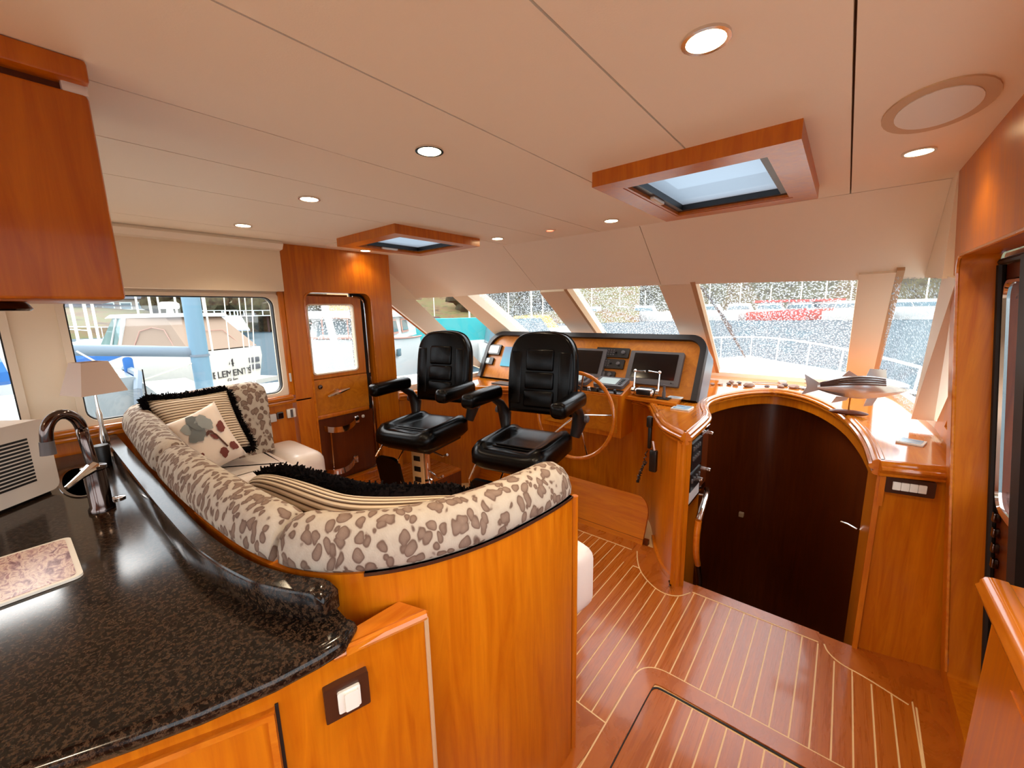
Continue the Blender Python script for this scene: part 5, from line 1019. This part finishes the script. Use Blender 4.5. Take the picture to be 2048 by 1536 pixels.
for x0_, x1_ in ((1.4, 2.6), (3.3, 5.0)):
    for s in (-1, 1):
        b = BM(); loft(b, Mtw, [(x0_, s*1.20, 2.75), (x1_, s*1.20, 2.75), (x1_-.1, s*1.135, 3.35), (x0_+.1, s*1.135, 3.35)], [(x0_, s*1.24, 2.75), (x1_, s*1.24, 2.75), (x1_-.1, s*1.175, 3.35), (x0_+.1, s*1.175, 3.35)]); g = obj('cabin_window', b, 'boat_trim', tw, sm=False)
        b = BM(); loft(b, Mtw, [(x0_+.1, s*1.235, 2.84), (x1_-.1, s*1.235, 2.84), (x1_-.18, s*1.175, 3.28), (x0_+.18, s*1.175, 3.28)], [(x0_+.1, s*1.25, 2.84), (x1_-.1, s*1.25, 2.84), (x1_-.18, s*1.19, 3.28), (x0_+.18, s*1.19, 3.28)]); obj('pane', b, 'boat_window', g, sm=False)
b = BM(); loft(b, Mtw, [(6.30, -.9, 2.75), (6.30, .9, 2.75), (6.06, .85, 3.35), (6.06, -.85, 3.35)], [(6.38, -.9, 2.75), (6.38, .9, 2.75), (6.14, .85, 3.35), (6.14, -.85, 3.35)]); obj('front_window', b, 'boat_screen', tw, sm=False)
for s in (-1, 1):
    for x in (4.6, 5.5): b = BM(); box(b, x-.16, x+.16, s*1.52-.05, s*1.52+.05, 1.9, 2.2, Mtw, r=.03); obj('hull_port', b, 'boat_window', tw)
b = BM(); rail(b, Mtw, [(8.3, .2, 2.9), (7.6, .7, 2.85), (6.5, 1.15, 2.75), (5.4, 1.35, 2.65)], .6, .025); rail(b, Mtw, [(8.3, -.2, 2.9), (7.6, -.7, 2.85), (6.5, -1.15, 2.75), (5.4, -1.35, 2.65)], .6, .025); obj('bow_rail', b, 'boat_trim', tw)
b = BM(); tube(b, [at(643, 590, 6.0), at(690, 760, 6.0)], .05, 8); obj('stay_pole', b, 'gelcoat', tw)
# -- teal and yellow covered boats ahead
def covered(pxc, pyc, dist, L, B, m, label, name, h=1.6):
    p = at(pxc, pyc, dist); Mx = bframe((p.x-L*.3, p.y-L*.2), (.6, .8)); t = thing(name, label, 'boat', (p.x, p.y, WL), 'covered boats ahead')
    b = BM(); hull(b, Mx, L, B, h, h*1.15, 10); obj('hull', b, 'gelcoat', t); b = BM(); loft(b, Mx, rect(.05*L, .62*L, B*.46, h+.05), rect(.1*L, .5*L, B*.3, h+1.5)); obj('canvas_cover', b, m, t, sm=False)
    b = BM(); p0_ = Mx @ Vector((L*.45, 0, h)); tube(b, [p0_, p0_+Vector((0, 0, 9))], .06, 6); obj('mast', b, 'rope', t)
covered(905, 636, 27, 12, 4.2, 'canvas_teal', 'white boat under a teal canvas cover ahead of the port corner', 'teal_covered_boat', 1.7)
covered(1000, 628, 34, 9, 3, 'canvas_yellow', 'white boat with a yellow cover seen through the left front pane', 'yellow_covered_boat'); covered(1045, 640, 26, 8, 2.8, 'boat_window', 'white boat with a pale blue cover seen through the left front pane', 'blue_covered_boat')
covered(1075, 618, 46, 9, 3, 'canvas_yellow', 'far white boat with a yellow cover right of the blue covered one', 'yellow_covered_boat'); covered(850, 605, 60, 12, 4, 'roof_brown', 'far motor boat with a dark cover near the top of the port corner pane', 'dark_covered_boat')
# -- far shore on the port side
def bank(name, label, ctrl, m, cat='bank'):
    b = BM(); rows = [[b.verts.new(p) for p in r_] for r_ in ctrl]
    for A_, B_ in zip(rows, rows[1:]):
        for i in range(len(A_)-1): face(b, [A_[i], A_[i+1], B_[i+1], B_[i]])
    return tag(obj(name, b, m), label, cat)
def arcpts(a0, a1, dist, z, n=26, jit=0): return [(-dist*math.sin(math.radians(a0+(a1-a0)*i/n)), dist*math.cos(math.radians(a0+(a1-a0)*i/n)), z+random.uniform(-jit, jit)) for i in range(n+1)]
bank('shore_bank', 'brown and green grassy shore bank behind the moored boats', [arcpts(120, 22, 118, WL), arcpts(120, 22, 124, .6, jit=.5), arcpts(120, 22, 136, 3.2, jit=.5), arcpts(120, 22, 165, 7, jit=.6), arcpts(120, 22, 230, 40, jit=5)], 'bank')
def house(px, py, dist, w_, d, h, rh, roof, wall, label):
    p = at(px, py, dist); u_ = Vector((p.y, -p.x, 0)).normalized(); f_ = Vector((-p.x, -p.y, 0)).normalized(); Mx = Matrix(((u_.x, f_.x, 0, p.x), (u_.y, f_.y, 0, p.y), (0, 0, 1, p.z), (0, 0, 0, 1)))
    t = thing('shore_house', label, 'house', p, 'houses on the far shore'); b = BM(); box(b, -w_/2, w_/2, -d/2, d/2, -h, 0, Mx); obj('wall', b, wall, t, sm=False)
    b = BM(); ext(b, [Mx @ Vector(q_) for q_ in ((-w_*.55, d*.6, -.2), (-w_*.55, -d*.6, -.2), (-w_*.55, 0, rh))], Mx.to_3x3() @ Vector((w_*1.1, 0, 0))); obj('roof', b, roof, t, sm=False)
    n_ = max(2, int(w_/3))
    for k in range(n_): b = BM(); x = -w_/2+w_*(k+.5)/n_; box(b, x-w_/n_*.36, x+w_/n_*.36, d/2-.05, d/2+.08, -h*.75, -h*.25, Mx); g = obj('window', b, 'house_trim', t, sm=False); b = BM(); box(b, x-w_/n_*.28, x+w_/n_*.28, d/2+.05, d/2+.12, -h*.68, -h*.32, Mx); obj('pane', b, 'boat_window', g, sm=False)
house(300, 598, 150, 26, 10, 4, 9, 'roof_grey', 'house_wall', 'wide grey-roofed house on the shore left of the blue mast'); house(430, 606, 145, 11, 9, 5, 6, 'roof_grey', 'house_dark', 'grey-roofed brown house on the shore right of the blue mast')
house(505, 600, 150, 9, 8, 4, 6, 'roof_grey', 'house_wall', 'small grey-roofed house on the shore near the window corner'); house(170, 612, 150, 22, 9, 4, 5, 'roof_grey', 'house_wall', 'long grey-roofed house on the shore behind the thin masts')
for k, (px, py, w_) in enumerate(((436, 622, 7), (497, 622, 9))):
    p = at(px, py, 112); u_ = Vector((p.y, -p.x, 0)).normalized(); f_ = Vector((-p.x, -p.y, 0)).normalized(); Mx = Matrix(((u_.x, f_.x, 0, p.x), (u_.y, f_.y, 0, p.y), (0, 0, 1, p.z), (0, 0, 0, 1)))
    t = thing('balcony', 'pale balcony railing on stilts on the shore, '+['left one above the gangway', 'right one above the gangway'][k], 'balcony', p); b = BM(); box(b, -w_/2, w_/2, -2, 2, -1.2, -1.0, Mx); obj('deck', b, 'house_trim', t, sm=False); b = BM(); box(b, -w_/2, w_/2, 1.9, 2, .0, .15, Mx); obj('top_rail', b, 'house_trim', t, sm=False)
    for q_ in range(6): b = BM(); x = -w_/2+w_*q_/5; box(b, x-.12, x+.12, 1.88, 2.02, -1.0, .0, Mx); obj('baluster', b, 'house_trim', t, sm=False)
    for q_ in (-1, 1): b = BM(); box(b, q_*w_*.4-.2, q_*w_*.4+.2, -.2, .2, -8, -1.2, Mx); obj('stilt', b, 'house_dark', t, sm=False)
a_, c_ = at(462, 632, 112), at(478, 660, 80); b = BM(); s_ = Vector((1.2, 3.6, 0))*.5; ext(b, [a_-s_, a_+s_, c_+s_*.8, c_-s_*.8], (0, 0, -.2)); tag(obj('gangway', b, 'ramp_grey', sm=False), 'grey sloping gangway leading down to the water', 'gangway')
# bushes and trees on the bank, each its own
random.seed(11)
def bush(px, py, dist, s, label):
    p = at(px, py, dist); b = BM()
    for k in range(7):
        t = bmesh.new(); bmesh.ops.create_icosphere(t, subdivisions=2, radius=1)
        for v in t.verts: v.co *= 1+random.uniform(-.22, .22)
        bmesh.ops.transform(t, matrix=Matrix.Translation((p.x+random.uniform(-1, 1)*s, p.y+random.uniform(-1, 1)*s, p.z+random.uniform(-.6, .5)*s)) @ Matrix.Diagonal((s*.8, s*.8, s*.7, 1)), verts=t.verts); add(b, t)
    tag(obj('shore_bush', b, 'foliage'), label, 'bush', 'bushes on the shore')
for px, py, d_, s, lab in ((360, 602, 135, 4, 'dark bush between the grey-roofed houses left of the blue mast'), (462, 605, 132, 4, 'olive tree between the two houses right of the blue mast'), (535, 615, 120, 5, 'brown bush at the right edge of the long port window'), (545, 632, 116, 4, 'brown scrub above the waterline at the right window edge'), (625, 625, 118, 6, 'large brown bush seen through the door window at left'), (665, 622, 122, 6, 'green-brown bush seen through the door window in the middle'), (705, 618, 128, 6, 'tree seen through the door window at upper right'), (960, 600, 135, 7, 'tree at the upper left of the left front pane'), (1040, 595, 135, 8, 'tree above the yellow covered boats')):
    bush(px, py, d_, s, lab)
# -- far quay ahead and to starboard, with moored red and white boats
bank('far_quay', 'dark far quay and wooded hillside across the water ahead', [arcpts(24, -50, 150, WL, 22), arcpts(24, -50, 152, .5, 22, .4), arcpts(24, -50, 172, 4, 22, 1.5), arcpts(24, -50, 240, 42, 22, 6)], 'foliage')
random.seed(5)
for k in range(12):
    px = [1150, 1185, 1240, 1290, 1420, 1480, 1540, 1600, 1650, 1700, 1790, 1850][k]; p = at(px, 612, 128+3*(k % 3)); Mx = bframe((p.x-5, p.y), (1, -.15+.05*(k % 4))); red = k in (6, 7, 8)
    t = thing('moored_boat', ('red and white' if red else 'white')+' moored boat on the far quay, %s from the port side' % ORD[k], 'boat', (p.x, p.y, WL), 'boats moored on the far quay')
    b = BM(); hull(b, Mx, 13, 4, 2.2, 3.0, 8); obj('hull', b, 'boat_red' if red else 'gelcoat', t); b = BM(); loft(b, Mx, rect(2, 8.5, 1.6, 2.3), rect(2.6, 7.4, 1.3, 4.6)); obj('cabin', b, 'gelcoat', t, sm=False); b = BM(); loft(b, Mx, rect(2.4, 8.0, 1.65, 3.0), rect(2.7, 7.5, 1.5, 3.9)); obj('cabin_window', b, 'boat_window', t, sm=False)
    b = BM(); p0_ = Mx @ Vector((5, 0, 4)); tube(b, [p0_, p0_+Vector((0, 0, 5+3*(k % 3)))], .15, 6); obj('mast', b, 'rope', t)
    if red: b = BM(); loft(b, Mx, rect(1.5, 9, 1.8, 4.6), rect(1.5, 9, 1.8, 5.2)); obj('awning', b, 'boat_red', t, sm=False)
# -- own side decks and aft deck: added unseen, white to bounce daylight up through the windows
b = BM(); box(b, -3.95, -3.14, -3.4, 4.6, .25, .33); box(b, -3.97, -3.90, -3.4, 4.6, .33, .72); tag(obj('side_bounce_deck', b, 'gelcoat'), 'added white side deck bouncing light in at the port windows', 'deck')
b = BM(); box(b, .66, 1.45, -3.4, 4.6, .25, .33); box(b, 1.40, 1.47, -3.4, 4.6, .33, .72); tag(obj('side_bounce_deck', b, 'gelcoat'), 'added white side deck bouncing light in at the starboard door', 'deck')
b = BM(); box(b, -3.95, 1.45, -6.6, -3.42, -.1, -.02); tag(obj('aft_bounce_deck', b, 'gelcoat'), 'added white aft deck bouncing light into the saloon', 'deck')
# -- own foredeck, pulpit rail and wipers
fd = thing('foredeck', 'white foredeck of the yacht ahead of the windscreen', 'deck', (-1.37, 6, .6))
st_l = [(.60, 4.62, .91), (.55, 5.2, .86), (.30, 6.6, .76), (-.1, 7.7, .70), (-.7, 8.5, .66), (-1.37, 8.75, .65)]
b = BM(); N = len(st_l); A_ = [b.verts.new(p) for p in st_l]; C_ = [b.verts.new((-1.37, p[1], p[2]+.10)) for p in st_l]; D_ = [b.verts.new((-2.74-p[0], p[1], p[2])) for p in st_l]; E_ = [b.verts.new((p[0], p[1], -1.0)) for p in st_l]; G_ = [b.verts.new((-2.74-p[0], p[1], -1.0)) for p in st_l]
for i in range(N-1):
    for L_, R_2 in ((A_, C_), (C_, D_), (E_, A_), (D_, G_)): face(b, [L_[i], L_[i+1], R_2[i+1], R_2[i]])
obj('coachroof', b, 'gelcoat_warm', fd, ang=60)
rl = [(.60, 5.4, 1.05), (.35, 6.3, 1.05), (.02, 7.1, 1.06), (-.4, 8.0, 1.07), (-.9, 8.7, 1.08), (-1.37, 9.0, 1.08)]; rl = rl+[(-2.74-x, y, z) for x, y, z in rl[-2::-1]]
b = BM(); tube(b, smooth(rl, 2), .016, 8); rr_ = tag(obj('pulpit_rail', b, 'gelcoat'), 'thin white bow rail running round the foredeck', 'railing')
for x, y, z in rl[::1]: b = BM(); tube(b, [(x, y, z), (x*.97-.04, y-.05, z-.55)], .012, 6); obj('stanchion', b, 'gelcoat', rr_)
def onws(px, py, off=.13):
    n_ = Vector((0, WZ0-WZ1, WY1-WY0)).normalized(); d = ray(px, py); t = (W(0, 0)+n_*off-EYE).dot(n_)/d.dot(n_); return EYE+d*t
for k, (q0, q1, q2) in enumerate((((1402, 574), (1462, 655), (1490, 714)), ((1143, 588), (1190, 640), (1222, 682)), ((952, 602), (1000, 645), (1032, 673)))):
    t = thing('windscreen_wiper', 'dark windscreen wiper parked on the %s front pane' % ['starboard', 'middle', 'port'][k], 'wiper', onws(*q1), 'windscreen wipers')
    b = BM(); tube(b, [onws(*q0), onws(*q1)], .009, 6); obj('arm', b, 'vent_dark', t); b = BM(); tube(b, [onws(q1[0]-18, q1[1]-24), onws(*q2)], [.016, .008], 6); obj('blade', b, 'vent_dark', t)
